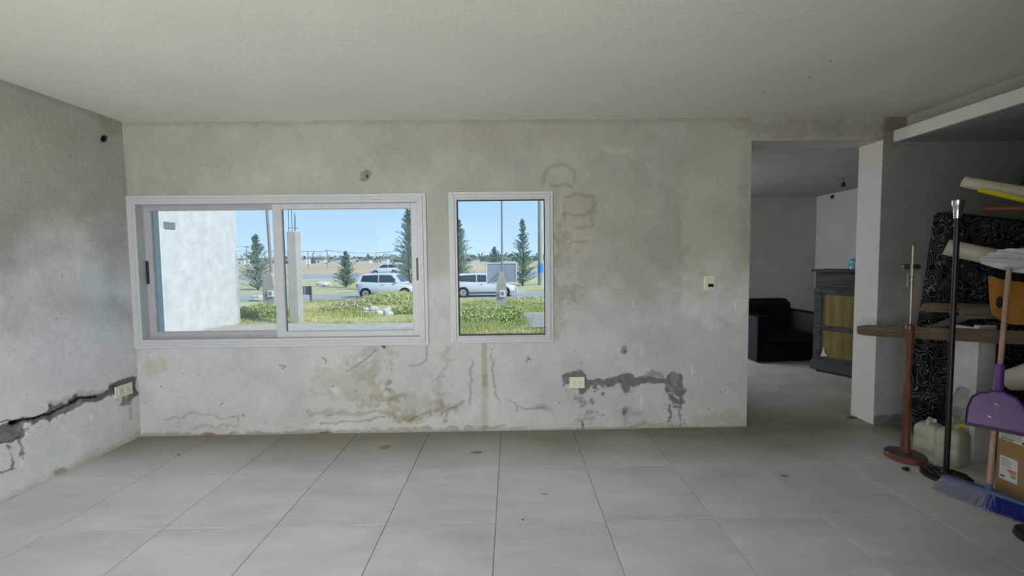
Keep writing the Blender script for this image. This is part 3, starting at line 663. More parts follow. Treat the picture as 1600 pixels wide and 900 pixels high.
# track ridges at sill and head
g = MB().box(ix0, ix1, W+.046, W+.050, iz0, iz0+.012).box(ix0, ix1, W+.046, W+.050, iz1-.012, iz1)
g.build('sash_track', M['alu_dirty'], win1, smooth=0)
def sash(x0, x1, z0, z1, y0, y1, stl, str_, b, t, handle_px, m):
    s = MB(); frame_ring(s, x0, x1, z0, z1, (stl, str_, b, t), y0, y1, .003)
    so = s.build('sash', m, win1, smooth=0)
    MB().box(x0+stl-.004, x1-str_+.004, (y0+y1)/2-.003, (y0+y1)/2+.003, z0+b-.004, z1-t+.004).build('pane', M['glass'], so, smooth=0)
    gk = MB(); frame_ring(gk, x0+stl-.001, x1-str_+.001, z0+b-.001, z1-t+.001, .004, y0+.006, y1-.006); gk.build('gasket', M['alu_dirty'], so, smooth=0)
    if handle_px:
        hx, ha, hb = handle_px; c = atY(hx, (ha+hb)/2, y0); h1 = atY(hx, ha, y0).z; h0 = atY(hx, hb, y0).z
        hm = MB().box(c.x-.012, c.x+.012, y0-.006, y0+.001, h0, h1, .003); hm.build('handle', M['black'], so, smooth=0)
    return so
yb0, yb1 = W+.056, W+.086                    # rear track (left sash)
yf0, yf1 = W+.016, W+.044                    # front track (right sash)
L0 = atY(221, 430, yb0).x; G0 = atY(240, 430, yb0).x; G1 = atY(431, 430, yb0).x; bt = atY(335, 328, yb0).z; bb = atY(345, 518, yb0).z
sash(max(L0, ix0), G1+.07, iz0, iz1, yb0, yb1, G0-max(L0, ix0), .07, bb-iz0, iz1-bt, (231, 408, 444), M['alu_dirty'])
S0 = atY(429, 430, yf0).x; S1 = atY(443.5, 430, yf0).x; S2 = atY(644, 430, yf0).x; ft = atY(545, 326, yf0).z; fb = atY(545, 517, yf0).z
sash(S0, ix1, iz0, iz1, yf0, yf1, S1-S0, ix1-S2, fb-iz0, iz1-ft, (653, 403, 438), M['alu'])

win2 = struct(thing('window_2', None, None), 'narrow fixed window of white aluminium')
px0 = atY(703, 425, W).x; px1 = atY(864.5, 425, W).x; pz1 = atY(783, 299.5, W).z; pz0 = atY(785, 535, W).z
qa = atY(717.5, 425, W+.03).x; qb = atY(850, 425, W+.03).x; qt = atY(783, 314, W+.03).z; qc = atY(785, 521.5, W+.03).z
f = MB(); frame_ring(f, px0, px1, pz0, pz1, .034, W-.012, W-.001, .002); frame_ring(f, px0+.024, px1-.024, pz0+.024, pz1-.024, .024, W-.020, W+.01, .003)
frame_ring(f, px0+.044, px1-.044, pz0+.044, pz1-.044, (qa-.006-px0-.044, px1-.044-qb-.006, qc-.006-pz0-.044, pz1-.044-qt-.006), W-.012, W+.07, .003)
f.build('window_frame', M['alu'], win2, smooth=0)
g = MB(); frame_ring(g, qa-.007, qb+.007, qc-.007, qt+.007, .007, W+.0, W+.034); g.build('gasket', M['gasket'], win2, smooth=0)
MB().box(qa-.003, qb+.003, W+.036, W+.042, qc-.003, qt+.003).build('pane', M['glass'], win2, smooth=0)

# ------------------------------------------------------------------ sockets and switches
def wallplate(name, label, cat, c, ax, w, h, kind, pm=None):
    pm = pm or M['ivory']
    """c centre on wall, ax: 'y' plate faces -y, 'x' plate faces +x"""
    t = thing(name, label, cat, c, 0 if ax == 'y' else PI/2)
    MB().box(-w/2, w/2, -.009, 0, -h/2, h/2, .003).build('cover_plate', pm, t, smooth=0)
    if kind == 'double':
        for s in (-1, 1):
            r = MB().box(s*w*.2-w*.13, s*w*.2+w*.13, -.0115, -.008, -h*.3, h*.3, .001).build('socket', M['ivory'], t, smooth=0)
            hm = MB()
            for dx, dz in ((-.006, .006), (.006, .006), (0, -.009)): hm.box(s*w*.2+dx-.0014, s*w*.2+dx+.0014, -.012, -.0112, dz-.004, dz+.004)
            hm.build('slots', M['black'], r, smooth=0)
    elif kind == 'switch':
        MB().box(-w*.13, w*.36, -.013, -.008, -h*.26, -h*.04, .001).build('rocker', M['black'], t, smooth=0)
        MB().box(-w*.36, w*.36, -.0105, -.0085, h*.02, h*.34, .001).build('blank_module', M['ivory'], t, smooth=0)
    else:
        for s in (-1, 1): MB().box(-w*.34, -w*.06, -.012, -.008, s*h*.2-.010, s*h*.2+.010, .001).build('rocker', M['black'], t, smooth=0)
    return t
p = atY(901.5, 597.5, W); wallplate('power_socket', 'ivory double power socket low on the wall at the end of a dark mortar channel', 'socket', (p.x, W-.0, p.z), 'y', .128, .096, 'double')
p = atX(192.5, 610, LX); wallplate('power_socket', 'ivory double power socket on the left wall beside the corner', 'socket', (LX, p.y, p.z), 'x', .15, .095, 'double')
p = atY(1108, 442.5, W); wallplate('light_switch', 'ivory switch plate with one black rocker beside the doorway', 'switch', (p.x, W, p.z), 'y', .092, .122, 'switch')
p = atY(1427, 437.5, W); wallplate('light_switch', 'grey switch plate on the dark wall behind the brass lamp pole', 'switch', (p.x, W, p.z), 'y', .115, .115, 'two', M['dimplate'])

# ------------------------------------------------------------------ next room: armchair, cabinet, jug, lamp wire
p = atZ(1183, 568); AW, AD = 1.08, .86
ac = thing('armchair', 'low black armchair with square arms standing in the next room', 'armchair', (p.x, p.y, 0), math.radians(3))
for sx0, sx1 in ((0, .15), (AW-.15, AW)):
    a_ = MB().box(sx0, sx1, 0, AD, .02, .64, .012); a_.cur = 0
    ar = a_.build('armrest', [M['rattan']], ac, smooth=30)
    ar.data.materials.append(M['rattan_lit_piping'])
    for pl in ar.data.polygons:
        if pl.normal.x < -.9: pl.material_index = 1  # left-facing arm sides take the lit copy of the weave
MB().box(.15, AW-.15, AD-.2, AD, .02, .80, .03).build('backrest', M['rattan'], ac)
MB().box(.17, AW-.17, AD-.30, AD-.19, .36, .78, .045).build('back_cushion', M['cushion'], ac)
MB().box(.15, AW-.15, .012, AD-.2, .02, .24, .008).build('seat_base', M['rattan'], ac)
MB().box(.16, AW-.16, -.004, AD-.28, .24, .37, .04).build('seat_cushion', M['cushion'], ac)
for k in range(4):
    MB().box(.03+(k % 2)*(AW-.1), .07+(k % 2)*(AW-.1), .03+(k//2)*(AD-.1), .07+(k//2)*(AD-.1), 0, .022).build('foot', M['black'], ac)

p1 = atZ(1269, 579); p2 = atZ(1335, 592); dv = (p2-p1); th = math.atan2(dv.y, dv.x)
CWd, CDp, CH = 1.0, .42, None
CH = atY(1266, 421, p1.y).z
cab = thing('display_cabinet', 'tall grey washed wooden cabinet with gold curtained glass door in the next room', 'cabinet', (p1.x, p1.y, 0), th)
MB().box(-.03, CWd+.03, -.03, CDp, CH-.03, CH, .006).build('top', M['cab'], cab)
b = MB().box(0, CWd, .022, CDp-.01, .13, CH-.03); b.build('body', M['cab'], cab)
f = MB(); frame_ring(f, 0, CWd, .13, CH-.235, (.085, .085, .07, .07), -.002, .022, .004); f.box(.085, CWd-.085, 0, .022, .53, .59, .003)
door = f.build('door', M['cab'], cab)
cu = MB(); zlo, zhi = .2, CH-.305
n = 60; vs = []; fs = []
for i in range(n+1):
    t = i/n; xx = .085+t*(CWd-.17); yy = .0165+.0035*math.sin(t*48)
    vs += [(xx, yy, zlo), (xx, yy, zhi)]
for i in range(n): fs.append((2*i, 2*i+2, 2*i+3, 2*i+1))
cu.add(vs, fs); cu.build('curtain', M['curtain'], door)
MB().box(.085, CWd-.085, .006, .008, .59, zhi).build('pane', M['glass'], door, smooth=0)
MB().box(.085, CWd-.085, .006, .008, zlo, .53).build('pane', M['glass'], door, smooth=0)
MB().prism([(.085, .2), (.16, .21), (.125, .26), (.12, .33), (.105, .27)], .002, .006).build('broken_glass', M['shard'], door, smooth=0)
MB().prism([(.40, .30), (.44, .255), (.52, .27), (.60, .25), (.55, .21), (.47, .2), (.45, .24)], .001, .005).build('tear', M['hole'], door, smooth=0)
f = MB().box(.045, CWd-.045, 0, .03, CH-.21, CH-.05, .005); dr = f.build('drawer', M['cab'], cab)
f = MB(); f.lathe([(.008, 0), (.007, .012), (.016, .02), (.016, .028), (.008, .034)], 16)
f.v = [(.5*CWd+x, -z, CH-.13+y) for x, y, z in f.v]; f.build('knob', M['black'], dr)
pl = MB().prism([(-.02, .03), (CWd+.02, .03), (CWd+.02, .13), (CWd-.01, .165), (.01, .165), (-.02, .13)], -.02, CDp-.01); pl.build('plinth', M['cabdark'], cab)
for k in range(4):
    MB().lathe([(.014, 0), (.024, .015), (.024, .032)], 12, (.05+(k % 2)*(CWd-.1), .03+(k//2)*(CDp-.1), 0)).build('foot', M['black'], cab)

p = atY(1337, 412, p2.y+.1); lc = cab.matrix_basis @ Vector((.46, .2, CH))
jx = thing('water_jug', 'small clear blue water jug on top of the grey cabinet', 'jug', (p.x, p.y, CH))
MB().lathe([(.060, 0), (.072, .01), (.072, .05), (.066, .06), (.072, .07), (.072, .10), (.05, .125), (.022, .135), (.022, .15)], 24).build('bottle', M['jug'], jx)
MB().lathe([(.025, .148), (.025, .168)], 16).build('cap', M['bluepaint'], jx)

p = atZ(1318, 279, fcz)
pw = thing('lamp_socket', 'black bulb socket hanging on loose wires from the next room ceiling', 'light fitting', (p.x, p.y, fcz))
MB().tube([(0, 0, 0), (.012, .0, -.03), (.0, 0, -.055)], .004, 6).tube([(0, 0, -.004), (-.05, -.02, -.012), (-.13, -.03, -.02)], .003, 6).build('wire', M['black'], pw)
MB().lathe([(.018, -.12), (.026, -.11), (.026, -.07), (.012, -.05)], 14).build('holder', M['black'], pw)
for (u_, v_) in ((1284, 309), (1292, 308)):
    p = atY(u_, v_, FY); 
    h = MB().box(p.x-.04, p.x+.04, FY-.004, FY, p.z-.035, p.z+.03).build('wall_hole', M['hole'], smooth=0) if u_ == 1284 else MB().box(FX-.004, FX, FY-.42, FY-.34, fcz-.09, fcz-.03).build('wall_hole', M['hole'], smooth=0)
    tag(h, 'small dark hole in the next room under its ceiling, '+('left of the corner' if u_ == 1284 else 'right of the corner'), 'hole')

# ------------------------------------------------------------------ floor lamp of turned wood
p = atZ(1414, 716); lampx, lampy = p.x, p.y
tl = thing('floor_lamp', 'turned reddish wood floor lamp with thin brass upper pole, no shade', 'lamp', (lampx, lampy, 0))
MB().lathe([(.100, 0), (.116, .006), (.118, .030), (.112, .038)], 40).build('base', M['wood_disc'], tl)
MB().lathe([(.108, .038), (.106, .0405)], 40).build('base_top', M['disc_top'], tl)
zt = atY(1421, 506, lampy).z; zb1 = atY(1417, 622, lampy).z; zb2 = atY(1418, 592, lampy).z
MB().lathe([(.034, .040), (.036, .05), (.030, .075), (.026, .16), (.022, zb1-.01), (.024, zb1), (.026, (zb1+zb2)/2-.01), (.024, (zb1+zb2)/2+.02), (.0155, zb2+.01), (.0165, zb2+.02), (.019, zb2+.10), (.026, zt-.05), (.027, zt-.015), (.021, zt-.004), (.008, zt)], 10).build('shaft', M['wood_red'], tl)
zp = atY(1430, 381, lampy).z
MB().tube([(0, 0, zt), (0, 0, zp-.012)], .0058, 12).build('pole', M['brass'], tl)
MB().tube([(0, 0, zp-.012), (0, 0, zp)], .0065, 12).build('pole_tip', M['black'], tl)
zc = atY(1428, 416.5, lampy).z
MB().tube([(.008, 0, zc), (.02, 0, zc), (.05, .012, zc), (.062, .014, zc)], [.010, .017, .017, .012], 14).build('bulb_holder', M['black'], tl)
MB().tube([(-.008, 0, zc), (-.014, 0, zc), (-.020, 0, zc)], [.012, .017, .016], 14).build('collar', M['whitecap'], tl)
MB().tube([(-.020, 0, zc), (-.042, .012, zc), (-.054, .014, zc)], [.017, .016, .010], 14).build('bulb_holder', M['black'], tl)
MB().tube([(.03*math.cos(t/20*6.2), -.0+.03*math.sin(t/20*6.2)*.98, .047) for t in range(20)], .0035, 6, closed=True).build('cord_loop', M['whitecap'], tl)

# black floor lamp
p = atZ(1478, 746); bx, by = p.x, p.y
bl = thing('floor_lamp', 'straight black floor lamp with a silver cup on top and round base', 'lamp', (bx, by, 0))
MB().lathe([(.120, 0), (.125, .006), (.122, .020), (.105, .028), (.03, .032), (.022, .05), (.014, .055)], 44).build('base', M['blackmetal'], bl)
zt = atY(1508, 341, by).z; zt2 = atY(1509, 313, by).z
MB().tube([(0, 0, .05), (0, 0, zt+.004)], .0145, 16).build('pole', M['blackmetal'], bl)
zz = zt2-zt
MB().lathe([(.019, zt), (.021, zt+zz*.25), (.024, zt+zz*.62), (.031, zt+zz*.72), (.031, zt+zz), (.027, zt+zz), (.02, zt+zz*.6)], 28).build('cup', M['chrome'], bl)
MB().tube([(.03, .03, .034), (.08, .02, .032), (.10, -.03, .032), (.05, -.08, .034), (-.03, -.09, .034), (-.08, -.05, .034), (-.05, .03, .036), (.01, .05, .036)], .004, 6).build('cord', M['black'], bl)
MB().tube([(-.02, .05, .036), (-.07, .06, .04), (-.10, .0, .036), (-.09, -.06, .036)], .003, 6).build('cord', M['black'], bl)

# plug, adapter, cable on the floor
p = atZ(1416, 735); pgo = thing('power_plug', 'small dark metal plug lying on the floor before the wooden lamp base', 'plug', (p.x, p.y, 0))
MB().box(-.020, .016, -.012, .012, .0, .020, .004).build('body', M['black'], pgo); MB().box(-.028, -.019, -.008, -.003, .006, .012).box(-.028, -.019, .003, .008, .006, .012).build('pins', M['chrome'], pgo)
p = atZ(1452, 735); ad = thing('power_adapter', 'black power adapter with a pale label beside the two lamp bases', 'adapter', (p.x, p.y, 0), .2)
MB().box(-.05, .035, -.028, .028, 0, .036, .006).build('body', M['black'], ad)
MB().box(.004, .032, -.0292, -.0278, .012, .022).build('label_strip', M['label'], ad, smooth=0)

# ------------------------------------------------------------------ jerrycans
def jerrycan(label, x, y, rz, w, d, h, capm, spout=False):
    t = thing('jerrycan', label, 'canister', (x, y, 0), rz, 'milky jerrycans behind the floor lamps')
    prof = lambda s, z: [(sx_*(w/2*s-.03)+.03*math.cos(a)*(1 if True else 1), sy*(d/2*s-.03)+.03*math.sin(a), z) for sx_, sy, a0 in ((1, 1, 0), (-1, 1, PI/2), (-1, -1, PI), (1, -1, 1.5*PI)) for a in [a0+k*PI/8 for k in range(5)]]
    lv = [(.94, 0), (1, .015), (1, h*.42), (.975, h*.45), (.975, h*.50), (1, h*.53), (1, h*.78), (.93, h*.88), (.72, h*.96), (.5, h)]
    vs = []; 
    for s_, z in lv: vs += prof(s_, z)
    n = 20; fs = [(i*n+k, i*n+(k+1) % n, (i+1)*n+(k+1) % n, (i+1)*n+k) for i in range(len(lv)-1) for k in range(n)]+[tuple(reversed(range(n))), tuple((len(lv)-1)*n+k for k in range(n))]
    MB().add(vs, fs).build('container', M['jerry'], t)
    MB().tube([(-w*.30, 0, h*.90), (-w*.28, 0, h+.022), (-w*.1, 0, h+.036), (w*.05, 0, h+.03), (w*.10, 0, h-.004)], .011, 10).build('handle', M['jerry'], t)
    if spout:
        MB().tube([(w*.16, 0, h-.01), (w*.22, -.01, h+.01)], .02, 12).build('cap', M['yellow'], t)
        MB().tube([(w*.22, -.01, h+.01), (w*.02, -.05, h+.035)], [.016, .009], 12).build('spout', M['orange'], t)
    else: MB().lathe([(.022, h-.012), (.024, h+.012), (.02, h+.02)], 16, (w*.27, 0, 0)).build('cap', capm, t)
    return t
def ax(px, Y): return (px-CX)/F*Y      # rough x of a column
q = atZ(1452, 704); h1 = atY(1450, 662, q.y).z; jerrycan('milky jerrycan with a white cap between the two floor lamps', q.x+.02, q.y+.02, .5, .16, .15, h1, M['whitecap'])
jerrycan('milky jerrycan with an orange spout right of the black lamp pole', atZ(1487, 724).x, atZ(1487, 724).y, .3, .16, .13, atY(1487, 668, atZ(1487, 724).y).z, M['yellow'], True)
jerrycan('jerrycan mostly hidden against the white board, lowest in tone', atZ(1512, 705).x, atZ(1512, 705).y, .1, .13, .12, .24, M['whitecap'])

# ------------------------------------------------------------------ patterned mattress leaning on the wall
mw, mt_, mh = 1.0, .13, 1.68
tilt = math.radians(6.5)
pb = atY(1437, 650, 3.27)
mo = thing('mattress', 'black foam mattress with white swirling paisley print leaning against the wall', 'mattress', (pb.x+.0, 3.26, 0), rot=(0, tilt, 0))
def pattern_material():
    m = bpy.data.materials.new('paisley_cover'); m.use_nodes = True; n = m.node_tree.nodes; l = m.node_tree.links; b = n['Principled BSDF']
    b.inputs['Roughness'].default_value = .85; b.inputs['Specular IOR Level'].default_value = .1
    t = n.new('ShaderNodeTexCoord'); nz = n.new('ShaderNodeTexNoise'); nz.inputs['Scale'].default_value = 6; nz.inputs['Detail'].default_value = 1.5; l.new(t.outputs['Object'], nz.inputs['Vector'])
    sc = n.new('ShaderNodeMath'); sc.operation = 'MULTIPLY'; sc.inputs[1].default_value = 17; l.new(nz.outputs['Fac'], sc.inputs[0])
    fr = n.new('ShaderNodeMath'); fr.operation = 'PINGPONG'; fr.inputs[1].default_value = .5; l.new(sc.outputs[0], fr.inputs[0])
    lt = n.new('ShaderNodeMapRange'); lt.inputs['From Min'].default_value = .05; lt.inputs['From Max'].default_value = .11; lt.inputs['To Min'].default_value = 1; lt.inputs['To Max'].default_value = 0; l.new(fr.outputs[0], lt.inputs['Value'])
    vr = n.new('ShaderNodeTexVoronoi'); vr.inputs['Scale'].default_value = 30; l.new(t.outputs['Object'], vr.inputs['Vector'])
    v1 = n.new('ShaderNodeMath'); v1.operation = 'SUBTRACT'; v1.inputs[1].default_value = .34; l.new(vr.outputs['Distance'], v1.inputs[0])
    v2 = n.new('ShaderNodeMath'); v2.operation = 'ABSOLUTE'; l.new(v1.outputs[0], v2.inputs[0])
    v3 = n.new('ShaderNodeMapRange'); v3.inputs['From Min'].default_value = .03; v3.inputs['From Max'].default_value = .07; v3.inputs['To Min'].default_value = .8; v3.inputs['To Max'].default_value = 0; l.new(v2.outputs[0], v3.inputs['Value'])
    n3 = n.new('ShaderNodeTexNoise'); n3.inputs['Scale'].default_value = 3.3; l.new(t.outputs['Object'], n3.inputs['Vector'])
    sel = n.new('ShaderNodeMapRange'); sel.inputs['From Min'].default_value = .48; sel.inputs['From Max'].default_value = .52; l.new(n3.outputs['Fac'], sel.inputs['Value'])
    mm = n.new('ShaderNodeMath'); mm.operation = 'MULTIPLY'; l.new(v3.outputs[0], mm.inputs[0]); l.new(sel.outputs[0], mm.inputs[1])
    mx_ = n.new('ShaderNodeMath'); mx_.operation = 'MAXIMUM'; l.new(lt.outputs[0], mx_.inputs[0]); l.new(mm.outputs[0], mx_.inputs[1])
    c = n.new('ShaderNodeMix'); c.data_type = 'RGBA'; c.inputs[6].default_value = (.012, .012, .015, 1); c.inputs[7].default_value = (.22, .22, .23, 1); l.new(mx_.outputs[0], c.inputs['Factor']); l.new(c.outputs[2], b.inputs['Base Color'])
    return m
M['paisley'] = pattern_material()
MB().box(0, mw, -.0, mt_, .0+.0, mh, .03).build('pad', M['paisley'], mo)
MB().tube([(.02, .004, .05), (.018, .0, mh/2), (.02, .004, mh-.04), (.06, .004, mh-.012), (mw-.05, .004, mh-.012)], .005, 8).build('piping', M['rattan_lit_piping'], mo)
mo.location = (pb.x-.015, 3.29, mw*math.sin(tilt))

# ------------------------------------------------------------------ white board, timbers
wx0 = atY(1521, 700, 2.80).x; wx1 = atY(1556, 700, 2.80).x; wz = atY(1536, 509, 2.80).z
wb = MB().box(wx0, wx0+.125, 2.80, 2.835, 0, wz, .002).box(wx0+.09, wx0+.12, 2.835, 3.05, 0, wz-.03, .002).build('white_board', M['whiteboard'])
tag(wb, 'upright white melamine board carrying the long timber, at the right edge', 'board')
A = atY(1342, 515.5, 3.36); B = atY(1520, 524, 2.80); d_ = (B-A); B2 = A+d_*1.62
def timber(name, label, P0, P1, w, h, m, seed, up=(0, 0, 1), cat='timber', n=18):
    P0 = Vector(P0); P1 = Vector(P1); L = (P1-P0).length; rs = random.Random(seed)
    dr_ = (P1-P0).normalized(); rot = dr_.to_track_quat('X', 'Z').to_euler()
    t = MB(); vs = []
    for i in range(n+1):
        x = L*i/n; k = 1-.25*max(0, 1-i/1.2)
        for sy, sz in ((-1, -1), (1, -1), (1, 1), (-1, 1)):
            vs.append((x+rs.uniform(-.004, .004)*(i in (0, n))*3, sy*w/2*k+rs.uniform(-.0025, .0025), sz*h/2*k+rs.uniform(-.003, .003)))
    fs = [(i*4+k, i*4+(k+1) % 4, (i+1)*4+(k+1) % 4, (i+1)*4+k) for i in range(n) for k in range(4)]+[(3, 2, 1, 0), (n*4, n*4+1, n*4+2, n*4+3)]
    t.add(vs, fs); o = t.build(name, m, smooth=25); o.location = P0; o.rotation_euler = rot
    return tag(o, label, cat)
tm = timber('timber', 'long rough weathered timber lying level from the pier across to the white board', A, B2, .045, .085, M['timber'], 3)
inv = tm.matrix_basis
nl = MB()
for x_ in (.22, .28): MB().tube([(x_, 0, .04), (x_+.004, 0, .062), (x_+.016, 0, .066)], .0016, 5).build('nail', M['steel'], tm)
zc2 = atY(1470, 480, 3.12)
P0 = atY(1441, 480, 3.14); P1 = atY(1570, 483, 3.02); timber('timber', 'short pale board lying level above the long timber, before the mattress', P0, P0+(P1-P0)*1.5, .03, .07, M['timber_warm'], 4)
P0 = atY(1501, 489, 2.98); P1 = atY(1570, 489, 2.90); timber('timber', 'grey weathered board behind the black lamp pole, under the pale board', P0, P0+(P1-P0)*2.2, .03, .085, M['timber_grey'], 6)
P0 = atY(1452, 514, 3.055); P1 = atY(1552, 480, 2.93); timber('timber', 'narrow grey batten rising diagonally from the long timber', P0, P1, .02, .045, M['timber_grey'], 5)
P0 = atY(1480, 522, 3.12); P1 = atY(1526, 622, 2.96)
ro = MB().tube([P0, P1], .011, 10).build('rod', M['rodpale']); tag(ro, 'pale green rod leaning diagonally under the long timber', 'rod')

# crumpled clear bag and cloth behind the dustpan
def blob(c, r, seed, amp=.3, n=22, m=14):
    vs = []; fs = []; rs = np.random.default_rng(seed); ph = rs.uniform(0, 6.28, (6, 3)); fq = rs.uniform(1.5, 6, (6, 3))
    for i in range(m+1):
        th_ = PI*i/m
        for k in range(n):
            f_ = 2*PI*k/n; d = np.array((math.sin(th_)*math.cos(f_), math.sin(th_)*math.sin(f_), math.cos(th_)))
            s = 1+amp*sum(abs(math.sin(fq[q] @ d+ph[q, 0]))*.35 for q in range(6))-amp
            vs.append((c[0]+r[0]*d[0]*s, c[1]+r[1]*d[1]*s, c[2]+r[2]*d[2]*s))
    for i in range(m):
        for k in range(n): fs.append((i*n+k, i*n+(k+1) % n, (i+1)*n+(k+1) % n, (i+1)*n+k))
    return vs, fs
c = atY(1512, 640, 2.96); mb = MB(); mb.add(*blob(c, (.075, .06, .15), 4, .5, 30, 20)); tag(mb.build('plastic_bag', M['bag_grey'], smooth=20), 'crumpled translucent bag on the jerrycans behind the dustpan', 'bag')
c = atY(1590, 592, 2.62); e = atY(1640, 560, 2.5)
P0 = atY(1572, 597, 2.66); P1 = atY(1660, 575, 2.45)
fr_ = MB().tube([P0, P0.lerp(P1, .15), P0.lerp(P1, .5), P1], [.055, .07, .078, .08], 20).build('fabric_roll', M['cloth']); tag(fr_, 'rolled beige cloth behind the purple dustpan, lying on the cardboard box', 'roll')

# ------------------------------------------------------------------ shelf just out of frame that carries the rolls
sh = thing('storage_shelf', 'metal shelf beyond the right edge carrying the rolls and tubes', 'shelf', (0, 0, 0))
# ------------------------------------------------------------------ rolls and tubes
def roll(name, label, P0, P1, r, m, ext=1.6, cat='roll', hollow=True, taper=1.):
    P0 = Vector(P0); P1 = Vector(P1); Q = P0+(P1-P0)*ext; d = (Q-P0).normalized()
    t = MB()
    t.tube([P0+d*.004, P0, P0+d*.001, P0.lerp(Q, .5), Q], [r*.8, r*.93, r, r*taper, r*taper], 24)
    o = t.build(name, m); return tag(o, label, cat), Q
r1, Q1 = roll('vinyl_roll', 'thick cream vinyl roll sticking out over the mattress', atY(1478, 386, 2.97), atY(1600, 412, 2.72), .056, M['vinyl'], 2.2)
r2, Q2 = roll('cardboard_tube', 'cream tube with faded marks, uppermost of the items stored at right', atY(1505, 284, 2.80), atY(1600, 300, 2.66), .034, M['tubecream'], 2.6, 'tube')
# faded marks along the cream tube
A_ = atY(1505, 284, 2.80); B_ = atY(1600, 300, 2.66); ddv = (B_-A_).normalized(); Lt = (B_-A_).length
tocam = (CAM-A_).normalized(); side = (tocam-ddv*tocam.dot(ddv)).normalized(); upv = ddv.cross(side)
if upv.z < 0: upv = -upv
rs = random.Random(2); mk = [MB(), MB()]
for k in range(22):
    t = .02+k*.022
    if .21 < t < .25: continue
    an = .25+rs.uniform(-.12, .12); nrm = side*math.cos(an)+upv*math.sin(an); tg = upv*math.cos(an)-side*math.sin(an)
    for q in range(rs.choice((1, 2, 3))):
        c0 = A_+ddv*(t*1.0+rs.uniform(-.004, .004))+nrm*.0345; c1 = c0+tg*rs.uniform(-.008, .008)+ddv*rs.uniform(-.006, .006)
        mk[k % 2].obox(c0, c1+ddv*.0005+tg*.001, .0028, .0012, nrm)
mk[0].build('faded_marks', M['markbrown'], r2, world=True, smooth=0, kind='stuff'); mk[1].build('faded_marks', M['markgreen'], r2, world=True, smooth=0, kind='stuff')
P0 = atY(1508, 291, 2.83); P1 = atY(1600, 310, 2.70)
yl = MB().obox(P0, P0+(P1-P0)*2.6, .02, .016); tag(yl.build('yellow_batten', M['yellow'], smooth=0), 'thin yellow batten directly under the cream tube', 'batten')
P0 = atY(1530, 297, 2.68); P1 = atY(1600, 313, 2.58)
yl = MB().obox(P0, P0+(P1-P0)*2.9, .03, .022); tag(yl.build('yellow_rail', M['yellow'], smooth=0), 'wider bright yellow rail in front of the thin batten', 'rail')
r3, Q3 = roll('pipe', 'straight red brown pipe below the yellow rail', atY(1538, 326, 2.74), atY(1600, 325, 2.62), .019, M['pipebrown'], 3.2, 'pipe')
r4, Q4 = roll('pipe', 'dark green pipe end at the frame edge above the cream tube', atY(1594, 281, 2.85), atY(1640, 285, 2.8), .028, M['darkpipe'], 2.2, 'pipe')
sx0 = 3.62
for k, zz in enumerate((.02, .62, 1.16, Q1.z-.075, Q3.z-.035)):
    MB().box(sx0, sx0+.75, 1.9, 2.78, zz-.012, zz).build('shelf_board', M['timber_grey'], sh, smooth=0)
for xx in (sx0+.0, sx0+.71):
    for yy in (1.9, 2.74): MB().box(xx, xx+.04, yy, yy+.04, 0, 2.05).build('upright', M['steel'], sh, smooth=0)

# orange wooden panel with a handhold
o0 = atY(1546, 432, 2.72); o1 = atY(1546, 505, 2.72)
op = thing('wooden_panel', 'orange brown varnished panel with dark oval handhold standing on the timber', 'panel', (o0.x, 2.72, o1.z), math.radians(-32))
hh = o0.z-o1.z; 
poly = [(.0, hh), (.012, hh*.45), (.022, hh*.2), (.045, .04), (.075, .012), (.11, .0), (.5, 0), (.5, hh), (.25, hh-.006)]
MB().prism(poly, 0, .02).build('board', M['plywood'], op, smooth=0)
f = MB(); n = 16; ov = [(.052+.016*math.cos(2*PI*k/n), hh*.46+.04*math.sin(2*PI*k/n)) for k in range(n)]; f.prism(ov, -.0012, .004); f.build('handhold', M['hole'], op, smooth=0)
MB().obox(atY(1543, 504, 2.70), atY(1568, 507, 2.66), .02, .004).build('metal_strip', M['chrome'], op, world=True, smooth=0)
# bags above
def drape(name, pts3, m, label, seed):
    """crumpled bag: a thick folded sheet hull around points"""
    c = sum((Vector(p) for p in pts3), Vector())/len(pts3)
    mb = MB(); mb.add(*blob((0, 0, 0), (1, 1, 1), seed, .55, 40, 26)); e1 = (Vector(pts3[1])-Vector(pts3[0]))/2; e2 = (Vector(pts3[3])-Vector(pts3[2]))/2; e3 = Vector((.02, .03, 0))
    mb.v = [tuple(c+e1*x+e2*z+e3*y) for x, y, z in mb.v]
    return tag(mb.build(name, m, smooth=18), label, 'bag')
drape('plastic_bag', [atY(1560, 406, 2.60), atY(1700, 410, 2.40), atY(1600, 420, 2.52), atY(1600, 392, 2.52)], M['bag'], 'thin white plastic bag draped over the vinyl roll end', 21)
drape('black_bag', [atY(1572, 427, 2.64), atY(1680, 430, 2.5), atY(1620, 438, 2.56), atY(1620, 416, 2.56)], M['cushion'], 'black bag lying on the orange panel under the white bag', 25)

